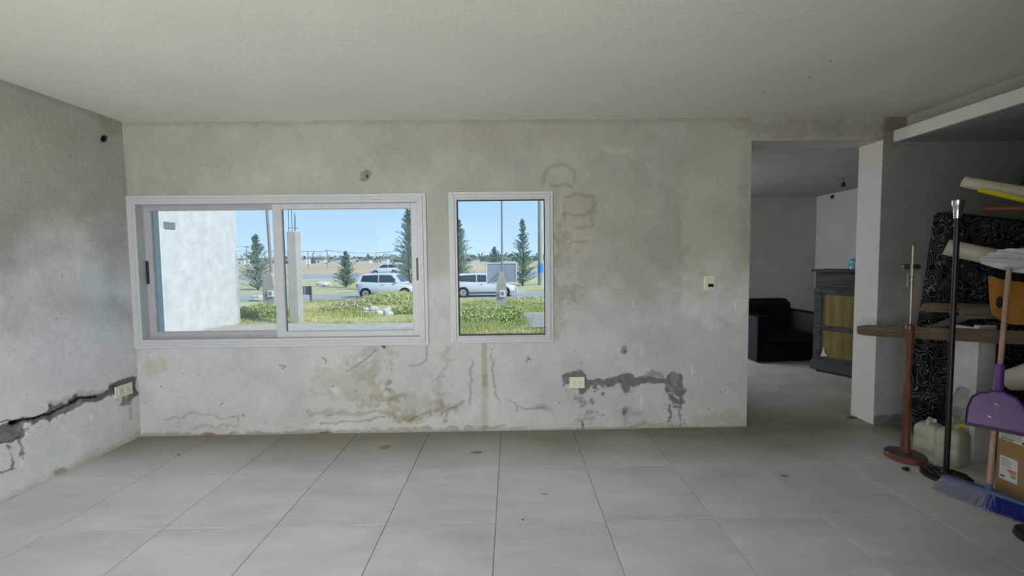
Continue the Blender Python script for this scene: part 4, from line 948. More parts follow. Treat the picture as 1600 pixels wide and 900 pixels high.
# ------------------------------------------------------------------ broom and dustpan
bw = atZ(1549, 783, .03); br_dir = (atZ(1612, 812)-atZ(1490, 768)); br_dir.z = 0; ang = math.atan2(br_dir.y, br_dir.x)
hb = atY(1545, 762, bw.y+.0)
bc = Vector((hb.x, hb.y, 0)); 
bro = thing('broom', 'broom with clear and blue bristles and a pinkish wooden stick, leaning upright', 'broom', (bc.x, bc.y, 0), ang)
ztop = .098
prof = [(-.20, .088), (-.18, .097), (0, .102), (.18, .097), (.20, .088), (.18, .082), (-.18, .082)]
MB().prism([(x, z) for x, z in prof], -.022, .022).build('brush_head', M['broomblue'], bro)
MB().lathe([(.017, .10), (.015, .135)], 14).build('socket', M['broomblue'], bro)
def bristles(x0, x1, n, seed, splay=.03):
    rs = np.random.default_rng(seed); V = []; Fs = []
    for k in range(n):
        x = rs.uniform(x0, x1); y = rs.uniform(-.02, .02); e = rs.uniform(-1, 1); tx = x*1.18+rs.normal()*.012; ty = y*2.7+rs.normal()*.012
        b0 = len(V); w = .0011
        for (px_, py_, pz_) in ((x, y, .082), (x*.6+tx*.4, y*.55+ty*.45, .045), (tx, ty, rs.uniform(.0, .008))):
            V += [(px_-w, py_, pz_), (px_+w*.5, py_-w, pz_), (px_+w*.5, py_+w, pz_)]
        for i in range(2):
            for q in range(3): Fs.append((b0+i*3+q, b0+i*3+(q+1) % 3, b0+(i+1)*3+(q+1) % 3, b0+(i+1)*3+q))
    return np.array(V), np.array(Fs)
V, Fs = bristles(-.195, .03, 1300, 1); o = fastmesh('bristles', V, Fs, M['bristle_clear'], parent=bro); o['kind'] = 'stuff'; o['label'] = 'clear greyish bristles'
V, Fs = bristles(.0, .195, 1300, 2); o = fastmesh('bristles', V, Fs, M['bristle_blue'], parent=bro); o['kind'] = 'stuff'; o['label'] = 'deep blue bristles'
Ytop = bc.y+.22; Htop = atY(1577, 419, Ytop); Hbot = Vector((bc.x, bc.y, .125))
MB().tube([Hbot, Hbot.lerp(Htop, .5), Htop], [.0125, .0125, .0125], 14).build('stick', M['broomstick'], bro, world=True)
hd = (Htop-Hbot).normalized()
def onstick(py):
    lo, hi = 0., 1.
    for _ in range(40):
        m_ = (lo+hi)/2; q = Hbot.lerp(Htop, m_)
        if proj(q.x, q.y, q.z)[1] > py: lo = m_
        else: hi = m_
    return Hbot.lerp(Htop, lo)
s1 = onstick(570); s2 = onstick(612); s3 = onstick(668)
toc = Vector((-s2.x, -s2.y, 0)).normalized(); rgt = Vector((-toc.y, toc.x, 0)); 
if rgt.x < 0: rgt = -rgt
dp = thing('dustpan', 'purple plastic dustpan clipped to the broom stick above the box', 'dustpan', tuple(s3))
MB().tube([s1+(s1-s2)*.02, s1, s1.lerp(s2, .55), s2+toc*.004], [.0175, .020, .020, .026], 16).build('socket', M['purple'], dp, world=True)
ax_u = hd; ax_r = rgt; Lp = (s2-s3).length
pt_l = onstick(606)-(onstick(606)-s3)*0; 
def PP(a, b, o=0): return s3+ax_r*a+ax_u*b+toc*(.022+o)
hw = .117
out = [(-hw, .0), (-hw*.99, Lp*.45), (-hw*.86, Lp*.78), (-hw*.62, Lp*.93), (-hw*.3, Lp*.99), (-.03, Lp*1.05), (.03, Lp*1.05), (hw*.3, Lp*1.0), (hw*.62, Lp*.93), (hw*.90, Lp*.72), (hw, Lp*.42), (hw, .0)]
cup = MB(); n = len(out)
def depth(a, b): return -.018*max(0, b/Lp)**2-.004
vs = [PP(a, b, .018-.0) for a, b in out]+[PP(a*.92, b*.93+.004, -.006) for a, b in out]+[PP(a, b, -.014) for a, b in out]
fs = [tuple(range(n, 2*n)), tuple(reversed(range(2*n, 3*n)))]
for i in range(n):
    j = (i+1) % n
    if i < n-1: fs += [(i, j, n+j, n+i)]
    fs += [(i, 2*n+i, 2*n+j, j)] if i < n-1 else [(n+i, n+j, 2*n+j, 2*n+i)]
fs += [(0, n, 2*n), (n-1, 2*n-1, 3*n-1)]
cup.add(vs, fs); cup.build('pan', M['purple'], dp, world=True)
MB().obox(PP(-hw, -.004, .0), PP(hw, -.004, .0), .036, .016, hd).build('rubber_lip', M['purple_lip'], dp, world=True)
MB().tube([PP(.0, Lp*.72, .0), PP(.006, Lp*.35, -.001), PP(.016, .01, -.002)], .0015, 5).build('mould_line', M['broomstick'], dp, world=True)
for (a, b) in ((.0, Lp*.66), (-.022, Lp*.30)): MB().obox(PP(a-.007, b+.003, -.002), PP(a+.007, b-.004, -.002), .007, .004, toc).build('scuff_mark', M['label'], dp, world=True)

# ------------------------------------------------------------------ cardboard box
c0 = atZ(1554, 771); c1 = atZ(1601, 793)
bxy = math.atan2((c1-c0).y, (c1-c0).x); bt_ = atY(1563, 655, c0.y).z
cb = thing('cardboard_box', 'brown cardboard box with two paper labels on the floor at right', 'box', (c0.x, c0.y, 0), bxy)
LB, DB = .62, .42
MB().box(0, LB, 0, DB, 0, bt_, .003).build('carton', M['carton'], cb, smooth=0)
MB().box(-.001, LB+.001, DB*.46, DB*.54, bt_-.0, bt_+.001).build('tape', M['tubecream'], cb, smooth=0)
def onbox(px, py):   # local x,z on the box's visible face
    mi_ = cb.matrix_basis.inverted(); o_ = mi_ @ CAM; d = (mi_ @ (CAM+ray(px, py)))-o_; t = -o_.y/d.y; q = o_+d*t; return q.x, q.z
la, lz1 = onbox(1562, 666); lb, lz0 = onbox(1600, 700); _, lz0b = onbox(1562, 684)
g = MB().box(la, la+.2, -.0015, 0, lz0b, lz1+.01).build('shipping_label', M['label'], cb, smooth=0)
k = MB(); rs = random.Random(3)
for i in range(5):
    zz = lz1-.006-i*.011; x = la+.008
    while x < la+.1: w = rs.uniform(.004, .012); k.box(x, x+w, -.0022, -.0015, zz-.003, zz); x += w+.003
k.box(la+.01, la+.07, -.0022, -.0015, lz0b+.006, lz0b+.011).box(la+.11, la+.185, -.0022, -.0015, lz0b+.006, lz0b+.020)
k.build('print', M['ink'], g, smooth=0, kind='stuff')
MB().box(la+.155, la+.2, -.0021, -.0014, lz1-.03, lz1+.01).build('blue_patch', M['bluelab'], g, smooth=0)
ea, ez1 = onbox(1563, 710); eb, ez0 = onbox(1589, 757); _, ez0b = onbox(1567, 748)
g = MB().box(ea, eb, -.0015, 0, ez0b, ez1).build('energy_label', M['label'], cb, smooth=0)
eh = ez1-ez0b; ew = eb-ea
for i, mm in enumerate(('red', 'red', 'amber', 'amber', 'green', 'green')):
    MB().box(ea+ew*(.44+.05*i), ea+ew*.93, -.0021, -.0015, ez0b+eh*(.46-.055*i), ez0b+eh*(.50-.055*i)).build('energy_bar', M[mm], g, smooth=0)
k = MB()
for i in range(6): k.box(ea+ew*.1, ea+ew*(.5+.3*((i*7) % 3)/3), -.0021, -.0015, ez1-eh*(.10+i*.06), ez1-eh*(.085+i*.06))
k.box(ea+ew*.06, ea+ew*.3, -.0021, -.0015, ez0b+eh*.10, ez0b+eh*.17); k.build('print', M['ink'], g, smooth=0, kind='stuff')

p = atZ(1618, 853); bd = thing('round_base', 'black round pedestal base cut by the lower right frame edge', 'base', (p.x+.06, p.y+.03, 0))
MB().lathe([(.085, 0), (.09, .01), (.085, .035), (.05, .05), (.016, .055), (.016, .10)], 30).build('base', M['blackmetal'], bd)

# small dirt on the floor
def dirt(u_, v_, rx, ry, m, label, seed, name='dirt_spot'):
    p = atZ(u_, v_); rs = random.Random(seed); n = 14
    pl = [(p.x+rx*math.cos(2*PI*k/n)*rs.uniform(.6, 1.1), p.y+ry*math.sin(2*PI*k/n)*rs.uniform(.6, 1.1)) for k in range(n)]
    o = MB().prism(pl, .0002, .0012, 'z').build(name, m, smooth=0); tag(o, label, 'dirt'); return o
dirt(602, 699, .055, .045, M['mud'], 'greyish dirt ring on the floor under the sliding window', 1)
dirt(745, 707, .05, .03, M['mud'], 'reddish brown dirt smear on the floor under the narrow window', 2)
dirt(279, 710, .012, .01, M['scrap'], 'tiny dark crumb on the floor in the left corner', 3)
dirt(851, 772, .03, .006, M['mud'], 'thin dark scuff in the middle of the floor', 4)
dirt(817, 812, .008, .006, M['scrap'], 'tiny dark crumb at a tile joint in the middle', 6)
dirt(1226, 744, .03, .02, M['mud'], 'small brown spot on the floor before the doorway', 5)
p = atZ(1332, 653); sc_ = MB().box(p.x-.045, p.x+.03, p.y-.012, p.y+.012, .0002, .010, .003).build('scrap', M['scrap']); tag(sc_, 'dark flat scrap on the floor beside the doorway pier', 'scrap')
for (u_, v_) in ((1298, 95), (1266, 121), (1194, 143)):
    p = atZ(u_, v_, CZ); o = MB().lathe([(.004, -.002), (.006, 0)], 8, (p.x, p.y, CZ)).build('nail_hole', M['hole'], cl, smooth=0)

# =================================================================== outside
def gz(x, y):
    x = np.asarray(x, float); y = np.asarray(y, float)
    z = np.interp(y, [0, 4, 8, 14, 19, 24, 30, 45, 56, 70, 200, 3000], [-.3, -.3, -.33, -.45, -.68, -.85, -.92, -.92, -.5, -.3, -.3, -.3])
    z = z+.55*np.exp(-((x+5.0)/1.9)**2-((y-17.2)/1.0)**2)
    z = z+(vnoise(x, y, 1.3, 55)-.5)*.10*sstep(12.5, 14, y)*(1-sstep(23, 24.5, y))
    return z
def gzf(x, y): return float(gz(x, y))
def atG(px, py):
    lo, hi = 3., 400.
    d = ray(px, py)
    for _ in range(60):
        m_ = (lo+hi)/2; q = CAM+d*(m_/d.y)
        if q.z > gzf(q.x, q.y): lo = m_
        else: hi = m_
    return CAM+d*(lo/d.y)
xs = np.unique(np.concatenate([np.linspace(-14, 6, 110), np.linspace(-400, -14, 30), np.linspace(6, 300, 24)]))
ys = np.unique(np.concatenate([np.linspace(W+TH+.02, 30, 150), np.linspace(30, 80, 60), np.geomspace(80, 1600, 30)]))
X, Y = np.meshgrid(xs, ys, indexing='ij'); nx, ny = X.shape; x = X.ravel(); y = Y.ravel()
n1 = fbm(x, y, 3, 60); n2 = fbm(x, y, .8, 61); n3 = fbm(x*.25, y*3, 4, 62)
green = np.array((.38, .40, .19)); yel = np.array((.53, .48, .28)); dry = np.array((.52, .42, .26)); far = np.array((.46, .40, .30))
t = sstep(.38, .62, n1*.6+n2*.4)[:, None]; c = green*(1-t)+yel*t
bare = (sstep(.60, .70, n2)*sstep(12, 14, y)*(1-sstep(22, 25, y)))[:, None]; c = c*(1-bare*.6)+np.array((.55, .50, .40))*bare*.6
t = sstep(60, 66, y)[:, None]; c = c*(1-t)+(dry*(.75+.5*n3[:, None]))*t
t = sstep(180, 500, y)[:, None]; c = c*(1-t)+far*t
i, j = np.meshgrid(np.arange(nx-1), np.arange(ny-1), indexing='ij'); i = i.ravel(); j = j.ravel()
Vg = np.stack([x, y, gz(x, y)], 1)
near = (ys[j] < FY+.4) & (xs[i+1] > FLX-.3) & (xs[i] < FX+.3)
i = i[~near]; j = j[~near]
ground = fastmesh('ground', Vg, np.stack([i*ny+j, (i+1)*ny+j, (i+1)*ny+j+1, i*ny+j+1], 1), M['ground'], col=c, smooth=True)
struct(ground, 'grassy ground falling gently away from the house to the roads and the dry field')
back = MB().box(-60, 40, -60, -1.86, -.4, -.3).build('ground_rear', M['slabout'], smooth=0); struct(back, 'paved ground behind the house')

def strip(name, m, y0, y1, x0, x1, label, dz=.03, n=60):
    mb = MB(); vs = []
    for k in range(n+1):
        xx = x0+(x1-x0)*k/n
        for yy in (y0, (y0+y1)/2, y1): vs.append((xx, yy, gzf(xx, yy)+dz))
        for yy in (y0, y1): vs.append((xx, yy, gzf(xx, yy)-.15))
    fs = []
    for k in range(n):
        a = k*5; b = a+5
        fs += [(a, b, b+1, a+1), (a+1, b+1, b+2, a+2), (a, a+3, b+3, b), (a+2, b+2, b+4, a+4)]
    mb.add(vs, fs); o = mb.build(name, m, smooth=40); return struct(o, label)
strip('road', M['asphalt'], 25.2, 29.0, -60, 40, 'near road of pale asphalt where the white cars stand')
strip('road', M['asphalt'], 52, 61, -200, 150, 'far road beyond the conifers')
# paving along the house and gravel path
pv = MB().box(-8.2, -1.9, 9.2, 12.0, gzf(0, 10)-.3, -.345).build('paving', M['slabout'], smooth=0); struct(pv, 'strip of pale bare paving in front of the grass')
gp = [atG(812, 491), atG(852, 491), atG(852, 521), atG(812, 521)]
vs = []
pg = MB(); nseg = 10
for k in range(nseg+1):
    t = k/nseg; yy = 10.9+(gp[0].y-10.9)*t
    for xx in (.22, .9, 1.8): vs.append((xx, yy, gzf(xx, yy)+.035))
pg.add(vs, [(k*3+q, k*3+q+1, k*3+4+q, k*3+3+q) for k in range(nseg) for q in range(2)]); struct(pg.build('path', M['gravel']), 'grey gravel path behind the narrow window')

# white wall of the neighbouring wing
e = atY(370, 420, 13.0); we = atG(376, 505)
WXX = we.x; wy1 = we.y
nw = thing('outbuilding', 'white washed outbuilding wall with a grey vent, left of the view', 'building', (WXX, wy1, 0))
MB().box(WXX-3, WXX, 8.2, wy1, -.7, 5.2).build('wall', M['outwall'], nw, world=True, smooth=0)
va = atX(255, 346, WXX); vb = atX(273, 358, WXX)
v_ = MB().box(WXX-.01, WXX+.02, va.y, vb.y, vb.z, va.z).build('vent', M['vent'], nw, world=True, smooth=0)
for q in range(5):
    zq = vb.z+(va.z-vb.z)*(q+.5)/5; MB().box(WXX+.018, WXX+.03, va.y+.02, vb.y-.02, zq-.012, zq+.012).build('slat', M['vent'], v_, world=True, smooth=0)
# concrete column with bars
ct = atG(456, 506); cY = ct.y; ca = atY(449.5, 420, cY).x; cb_ = atY(464, 420, cY).x; czt = atY(456, 361, cY).z
cc = thing('concrete_column', 'unfinished concrete column with steel bars rising from its top', 'column', ((ca+cb_)/2, cY, gzf(ca, cY)))
MB().box(ca, cb_, cY, cY+.3, gzf(ca, cY)-.2, czt, .015).build('shaft', M['concrete'], cc, world=True, smooth=0)
for k, (fx_, fy) in enumerate(((.2, .04), (.55, .04), (.85, .04), (.5, .26))):
    xx = ca+(cb_-ca)*fx_; MB().tube([(xx, cY+fy, czt-.02), (xx+.01, cY+fy, czt+.68-.06*k)], .009, 6).build('steel_bar', M['steel'], cc, world=True)
MB().tube([(ca+.03, cY+.03, czt+.1), (cb_-.03, cY+.03, czt+.1), (cb_-.03, cY+.27, czt+.1), (ca+.03, cY+.27, czt+.1)], .006, 6, closed=True).build('stirrup', M['steel'], cc, world=True)
# chain link fence between outbuilding and column
fe = thing('wire_fence', 'thin diamond wire mesh fence between outbuilding and column', 'fence', (WXX, cY+.15, 0))
fz0 = gzf(-8, cY)+.02; fz1 = atY(400, 391, cY).z; x0_, x1_ = WXX+.02, ca-.02; hh_ = fz1-fz0; mb = MB(); st = .085
k = -int(hh_/st)-1
while x0_+k*st < x1_:
    a = x0_+k*st
    for sgn in (1, -1):
        xa, xb = (a, a+hh_) if sgn > 0 else (a+hh_, a)
        za, zb = fz0, fz1
        # clip
        pts_ = []
        for (xx, zz) in ((xa, za), (xb, zb)): pts_.append([xx, zz])
        (xa, za), (xb, zb) = pts_
        lo = max(min(xa, xb), x0_); hi = min(max(xa, xb), x1_)
        if hi-lo > .02:
            f0 = (lo-xa)/(xb-xa); f1 = (hi-xa)/(xb-xa); mb.tube([(lo, cY+.15, za+(zb-za)*f0), (hi, cY+.15, za+(zb-za)*f1)], .0022, 3, cap=False)
    k += 1
o = mb.build('wire_mesh', M['galv'], fe, world=True, smooth=0); o['kind'] = 'stuff'
for zz in (fz0+.03, (fz0+fz1)/2, fz1-.01): MB().tube([(x0_, cY+.15, zz), (x1_, cY+.15, zz)], .004, 5).build('tension_wire', M['galv'], fe, world=True)

# meter pillars
def pillar(label, px, py_base, py_top, wpx_top, wpx_bot, mast, mastm, mr_, Y, box_py, boxpx):
    q = atY(px, py_base, Y); zt_ = atY(px, py_top, Y).z; s = Y/F
    t = thing('meter_pillar', label, 'pillar', (q.x, Y, gzf(q.x, Y)))
    z0 = gzf(q.x, Y)-.1; wt, wb_ = wpx_top*s/2, wpx_bot*s/2; m_ = (z0+zt_)/2+.2
    vs = []
    for (ww, zz) in ((wb_*.75, z0), (wb_, z0+.5), (wb_, m_), (wt, zt_-.15), (wt*.7, zt_)):
        vs += [(q.x-ww, Y-.15, zz), (q.x+ww, Y-.15, zz), (q.x+ww, Y+.15, zz), (q.x-ww, Y+.15, zz)]
    fs = [(i*4+k, i*4+(k+1) % 4, i*4+4+(k+1) % 4, i*4+4+k) for i in range(4) for k in range(4)]+[(3, 2, 1, 0), (16, 17, 18, 19)]
    MB().add(vs, fs).build('post', M['concrete'], t, world=True, smooth=0)
    b0 = atY(boxpx-4.5, box_py-5, Y-.17); b1 = atY(boxpx+4.5, box_py+5, Y-.17)
    bo = MB().box(b0.x, b1.x, Y-.22, Y-.14, b1.z, b0.z, .01).build('meter_box', M['signframe'], t, world=True, smooth=0)
    MB().box(b0.x+.05, b1.x-.05, Y-.225, Y-.219, b1.z+.07, b0.z-.05).build('meter_window', M['vent'], bo, world=True, smooth=0)
    m0 = atY(mast[0][0], mast[0][1], Y); m1 = atY(mast[1][0], mast[1][1], Y)
    MB().tube([m0, m1, m1+(m1-m0)*.35], mr_, 10).build('mast', mastm, t, world=True)
    return t, q
pillar('grey meter pillar with a leaning wooden mast, beside the concrete column', 424, 488, 426, 14, 18, ((424, 428), (417, 326)), M['woodpole'], .055, 16.8, 459, 423)
mp2, q2 = pillar('grey meter pillar with a tall mast standing before the framed sign', 784, 492, 424, 8, 16, ((785, 470), (784, 312)), M['woodpole'], .04, 17.0, 459, 785)
sg = thing('framed_sign', 'large blank grey sign with white frame seen from behind the meter pillar', 'sign', (q2.x, 17.4, 0), 0)
a0 = atY(760, 411, 17.4); a1 = atY(807, 442, 17.4)
MB().box(a0.x, a1.x, 17.38, 17.42, a1.z, a0.z).build('panel', M['signgrey'], sg, world=True, smooth=0)
f = MB(); frame_ring(f, a0.x-.02, a1.x+.02, a1.z-.02, a0.z+.02, .05, 17.36, 17.44); f.build('frame', M['signframe'], sg, world=True, smooth=0)
for xx in (q2.x-.1, q2.x+.1): MB().box(xx-.02, xx+.02, 17.14, 17.37, (a0.z+a1.z)/2-.02, (a0.z+a1.z)/2+.02).build('bracket', M['galv'], sg, world=True, smooth=0)
# utility pole with blue band
q = atY(845, 447, 38); zt_ = 9.
up_ = thing('utility_pole', 'thick pale concrete pole with a blue painted band at right of the narrow window', 'pole', (q.x, 38, gzf(q.x, 38)))
MB().tube([(q.x, 38, gzf(q.x, 38)-.1), (q.x, 38, zt_)], [.27, .2], 18).build('shaft', M['concrete'], up_, world=True)
b0 = atY(845, 426, 38).z; b1 = atY(845, 412, 38).z
MB().tube([(q.x, 38, b0), (q.x, 38, b1)], .275, 18).build('blue_band', M['bluepaint'], up_, world=True)
# dark board on a post
Yb_ = 23.5; a0 = atY(459, 447.5, Yb_); a1 = atY(487, 460.5, Yb_)
sb = thing('dark_board', 'small dark ribbed board on a post by the near road', 'board', (a1.x, Yb_, gzf(a1.x, Yb_)))
pb_ = MB().box(a0.x, a1.x, Yb_, Yb_+.05, a1.z, a0.z).build('panel', M['boarddark'], sb, world=True, smooth=0)
for k in range(9):
    xx = a0.x+(a1.x-a0.x)*(k+.5)/9; MB().box(xx-.025, xx+.025, Yb_-.02, Yb_, a1.z+.02, a0.z-.02).build('rib', M['signgrey'] if k in (4, 5) else M['boarddark'], pb_, world=True, smooth=0)
MB().box(a1.x-.12, a1.x-.02, Yb_, Yb_+.08, gzf(a1.x, Yb_)-.05, a0.z).build('post', M['steel'], sb, world=True, smooth=0)

# ------------------------------------------------------------------ cars
def loft(st):
    vs = []; n = len(st[0][1])
    for xx, sec in st: vs += [(xx, yy, zz) for yy, zz in sec]
    fs = [(i*n+k, i*n+(k+1) % n, (i+1)*n+(k+1) % n, (i+1)*n+k) for i in range(len(st)-1) for k in range(n)]
    fs += [tuple(reversed(range(n))), tuple((len(st)-1)*n+k for k in range(n))]
    return vs, fs
def car(label, loc, rz, L=3.7, Hh=1.45, Wd=1.66, wb=2.42, wr=.30, group=None):
    t = thing('car', label, 'car', loc, rz, group); w = Wd/2; belt = Hh*.62; fo = L/2
    def sec(z0, z1, w_): return [(-w_*.86, z0), (-w_, z0+.16), (-w_, z1-.16), (-w_*.93, z1), (w_*.93, z1), (w_, z1-.16), (w_, z0+.16), (w_*.86, z0)]
    st = [(-fo, sec(.42, belt-.12, w*.82)), (-fo+.08, sec(.26, belt, w*.94)), (-fo+.5, sec(.2, belt+.03, w)), (0, sec(.19, belt, w)), (fo-1.15, sec(.19, belt-.04, w)),
          (fo-.55, sec(.2, belt-.13, w*.98)), (fo-.15, sec(.24, belt-.27, w*.9)), (fo, sec(.36, belt-.42, w*.74))]
    MB().add(*loft(st)).build('body', M['carwhite'], t, smooth=50)
    wr_ = w*.74; wbt = w*.92
    cst = [(-fo+.06, belt-.02), (-fo+.22, Hh-.12), (-fo+.5, Hh-.015), (-.35, Hh), (.35, Hh-.03), (.55, Hh-.10), (fo-.85, belt-.04)]
    def wid(z): return wbt+(wr_-wbt)*max(0, (z-belt))/(Hh-belt)
    def csec(z): return [(-wbt, belt-.06), (-wid(z), z-.03 if z > belt+.1 else z-.005), (-wid(z)*.88, z), (wid(z)*.88, z), (wid(z), z-.03 if z > belt+.1 else z-.005), (wbt, belt-.06)]
    MB().add(*loft([(x_, csec(z_)) for x_, z_ in cst])).build('cabin', M['carwhite'], t, smooth=50)
    def side(poly, s):
        mb = MB(); n = len(poly); vs = [(x_, s*(wid(z_)+.004), z_) for x_, z_ in poly]+[(x_, s*(wid(z_)-.03), z_) for x_, z_ in poly]
        mb.add(vs, [tuple(range(n)), tuple(reversed(range(n, 2*n)))]+[(k, (k+1) % n, n+(k+1) % n, n+k) for k in range(n)]); return mb
    zb, zt_ = belt+.03, Hh-.09
    for s in (-1, 1):
        side([(-fo+.28, zb+.06), (-fo+.36, zt_-.04), (-.52, zt_), (-.5, zb)], s).build('window', M['carglass'], t, smooth=0)
        side([(-.44, zb), (-.46, zt_), (.28, zt_-.02), (fo-1.12, zb)], s).build('window', M['carglass'], t, smooth=0)
        MB().box(fo-1.28, fo-1.12, s*(w*.9) if s > 0 else s*(w*.9)-.16, s*(w*.9)+.16 if s > 0 else s*(w*.9), belt+.02, belt+.15, .03).build('mirror', M['carwhite'], t)
        MB().box(-.28, -.08, min(s*w, s*(w+.02)), max(s*w, s*(w+.02)), belt-.13, belt-.10).build('door_handle', M['rim'], t, smooth=0)
        MB().box(-fo+.75, fo-.95, min(s*(w-.01), s*(w+.012)), max(s*(w-.01), s*(w+.012)), .24, .30).build('sill_strip', M['tyre'], t, smooth=0)
        MB().box(-fo-.005, -fo+.12, min(s*w*.55, s*w*.93), max(s*w*.55, s*w*.93), belt-.28, belt-.06, .02).build('tail_light', M['taill'], t)
        MB().box(fo-.26, fo-.02, min(s*w*.5, s*w*.9), max(s*w*.5, s*w*.9), belt-.42, belt-.30, .02).build('headlight', M['headl'], t)
        for xw in (-wb/2-.05, wb/2-.05):
            def disc(r, y0, y1, m, nm, par, n=24):
                mb = MB(); vs = [(xw+r*math.cos(2*PI*k/n), yy, wr+r*math.sin(2*PI*k/n)) for yy in (y0, y1) for k in range(n)]
                mb.add(vs, [tuple(range(n)), tuple(reversed(range(n, 2*n)))]+[(k, (k+1) % n, n+(k+1) % n, n+k) for k in range(n)]); return mb.build(nm, m, par, smooth=30)
            disc(wr+.06, s*(w-.24), s*(w+.006), M['tyre'], 'wheel_arch', t)
            wh = disc(wr, s*(w-.2), s*(w+.014), M['tyre'], 'wheel', t)
            disc(wr*.66, s*(w+.0), s*(w+.022), M['rim'], 'rim', wh)
            disc(wr*.14, s*(w+.0), s*(w+.03), M['tyre'], 'hub', wh)
    # windscreen and rear window
    zc0, xc0 = Hh-.11, .57; zc1, xc1 = belt-.01, fo-.9
    n_ = Vector((zc0-zc1, 0, xc1-xc0)).normalized()*.008
    q = [(xc0, -wid(zc0)*.9, zc0), (xc0, wid(zc0)*.9, zc0), (xc1, wbt*.93, zc1+.03), (xc1, -wbt*.93, zc1+.03)]
    MB().add([tuple(Vector(p)+n_) for p in q]+[tuple(Vector(p)-n_*2) for p in q], [(0, 1, 2, 3), (7, 6, 5, 4), (0, 4, 5, 1), (1, 5, 6, 2), (2, 6, 7, 3), (3, 7, 4, 0)]).build('windscreen', M['carglass'], t, smooth=0)
    q = [(-fo+.22, -wid(Hh-.13)*.85, Hh-.13), (-fo+.22, wid(Hh-.13)*.85, Hh-.13), (-fo+.09, wbt*.85, belt+.08), (-fo+.09, -wbt*.85, belt+.08)]; n_ = Vector((-.95, 0, .3))*.008
    MB().add([tuple(Vector(p)+n_) for p in q]+[tuple(Vector(p)-n_*2) for p in q], [(0, 1, 2, 3), (7, 6, 5, 4), (0, 4, 5, 1), (1, 5, 6, 2), (2, 6, 7, 3), (3, 7, 4, 0)]).build('rear_window', M['carglass'], t, smooth=0)
    return t
YC = 26.3
s = YC/F; xr = atY(572, 463, YC-.8).x; gz_c = gzf(xr, YC)+.03
car('white small hatchback with dark windows on the near road, in the sliding window', (xr+1.26, YC, gz_c), math.radians(-3), 3.7, 1.52, 1.66, 2.42, .30)
x2 = atY(808, 455, YC-.7).x
car('white hatchback on the near road behind the meter pillar, in the narrow window', (x2-2.02, YC, gz_c), math.radians(2), 4.05, 1.46, 1.7, 2.5, .30)
xf0 = atY(582, 428, 57).x; xf1 = atY(625, 428, 57).x
car('distant white car driving left on the far road', ((xf0+xf1)/2, 57, gzf(0, 57)+.03), PI, 4.0, 1.5, 1.7, 2.5, .31)

# ------------------------------------------------------------------ trees
def conifer(label, px, py_base, py_top, Y, wpx, seed, dens=1., name='conifer'):
    q = atY(px, py_base, Y); zt_ = atY(px, py_top, Y).z; z0 = gzf(q.x, Y); hh = zt_-z0; Rr = wpx/2*Y/F
    t = thing(name, label, 'tree', (q.x, Y, z0)); rs = np.random.default_rng(seed)
    MB().tube([(0, 0, -.1), (rs.uniform(-.1, .1), 0, hh*.5), (0, 0, hh*.97)], [.09, .05, .01], 8).build('trunk', M['bark'], t)
    V = []; nb = int(130*dens)
    for b in range(nb):
        tt = .02+.96*((b+rs.random())/nb)**1.15; env = Rr*1.25*((1-tt)**.85)*(.7+.3*min(1, tt*6)); L = env*rs.uniform(.35, 1.3)+.05
        a = rs.uniform(0, 2*PI); el = rs.uniform(.2, .85)
        d = np.array((math.cos(a)*math.cos(el), math.sin(a)*math.cos(el), math.sin(el)))
        m_ = int(34+30*L)
        s_ = rs.uniform(.12, 1, m_)[:, None]; P = np.array((0, 0, hh*tt))+d*s_*L+rs.normal(size=(m_, 3))*.05*(1-.5*s_)
        dv_ = d*.6+rs.normal(size=(m_, 3))*.55; dv_ /= np.linalg.norm(dv_, axis=1)[:, None]; ln = rs.uniform(.08, .17, m_)[:, None]
        sd = np.cross(dv_, rs.normal(size=(m_, 3))); sd /= np.linalg.norm(sd, axis=1)[:, None]
        V.append(np.stack([P-sd*.022, P+sd*.022, P+dv_*ln], 1).reshape(-1, 3))
    m_ = 14; P = np.zeros((m_, 3)); P[:, 2] = hh*np.linspace(.9, 1.0, m_); V.append(np.stack([P+[.03, 0, 0], P-[.03, 0, 0], P+[0, 0, .14]], 1).reshape(-1, 3))
    V = np.concatenate(V); o = fastmesh('foliage', V, np.arange(len(V)).reshape(-1, 3), M['needles'], 3, parent=t); o['kind'] = 'stuff'
    return t
conifer('broad conifer beside the outbuilding seen through the left sash', 403, 455, 366, 36, 46, 1, 1.4)
conifer('small bushy conifer standing alone between the two roads', 541, 453, 393, 38, 34, 2, 1.1)
conifer('tall conifer cut by the right edge of the sliding window', 641, 466, 326, 33, 62, 3, 1.9)
conifer('conifer at the left edge of the narrow window', 719, 455, 343, 36, 46, 4, 1.4)
conifer('slender spiky conifer right of the framed sign', 817, 452, 342, 37, 44, 5, 1.4)
conifer('round topped dark tree rising behind the framed sign', 773, 430, 386, 60, 30, 6, 1.8, 'tree')

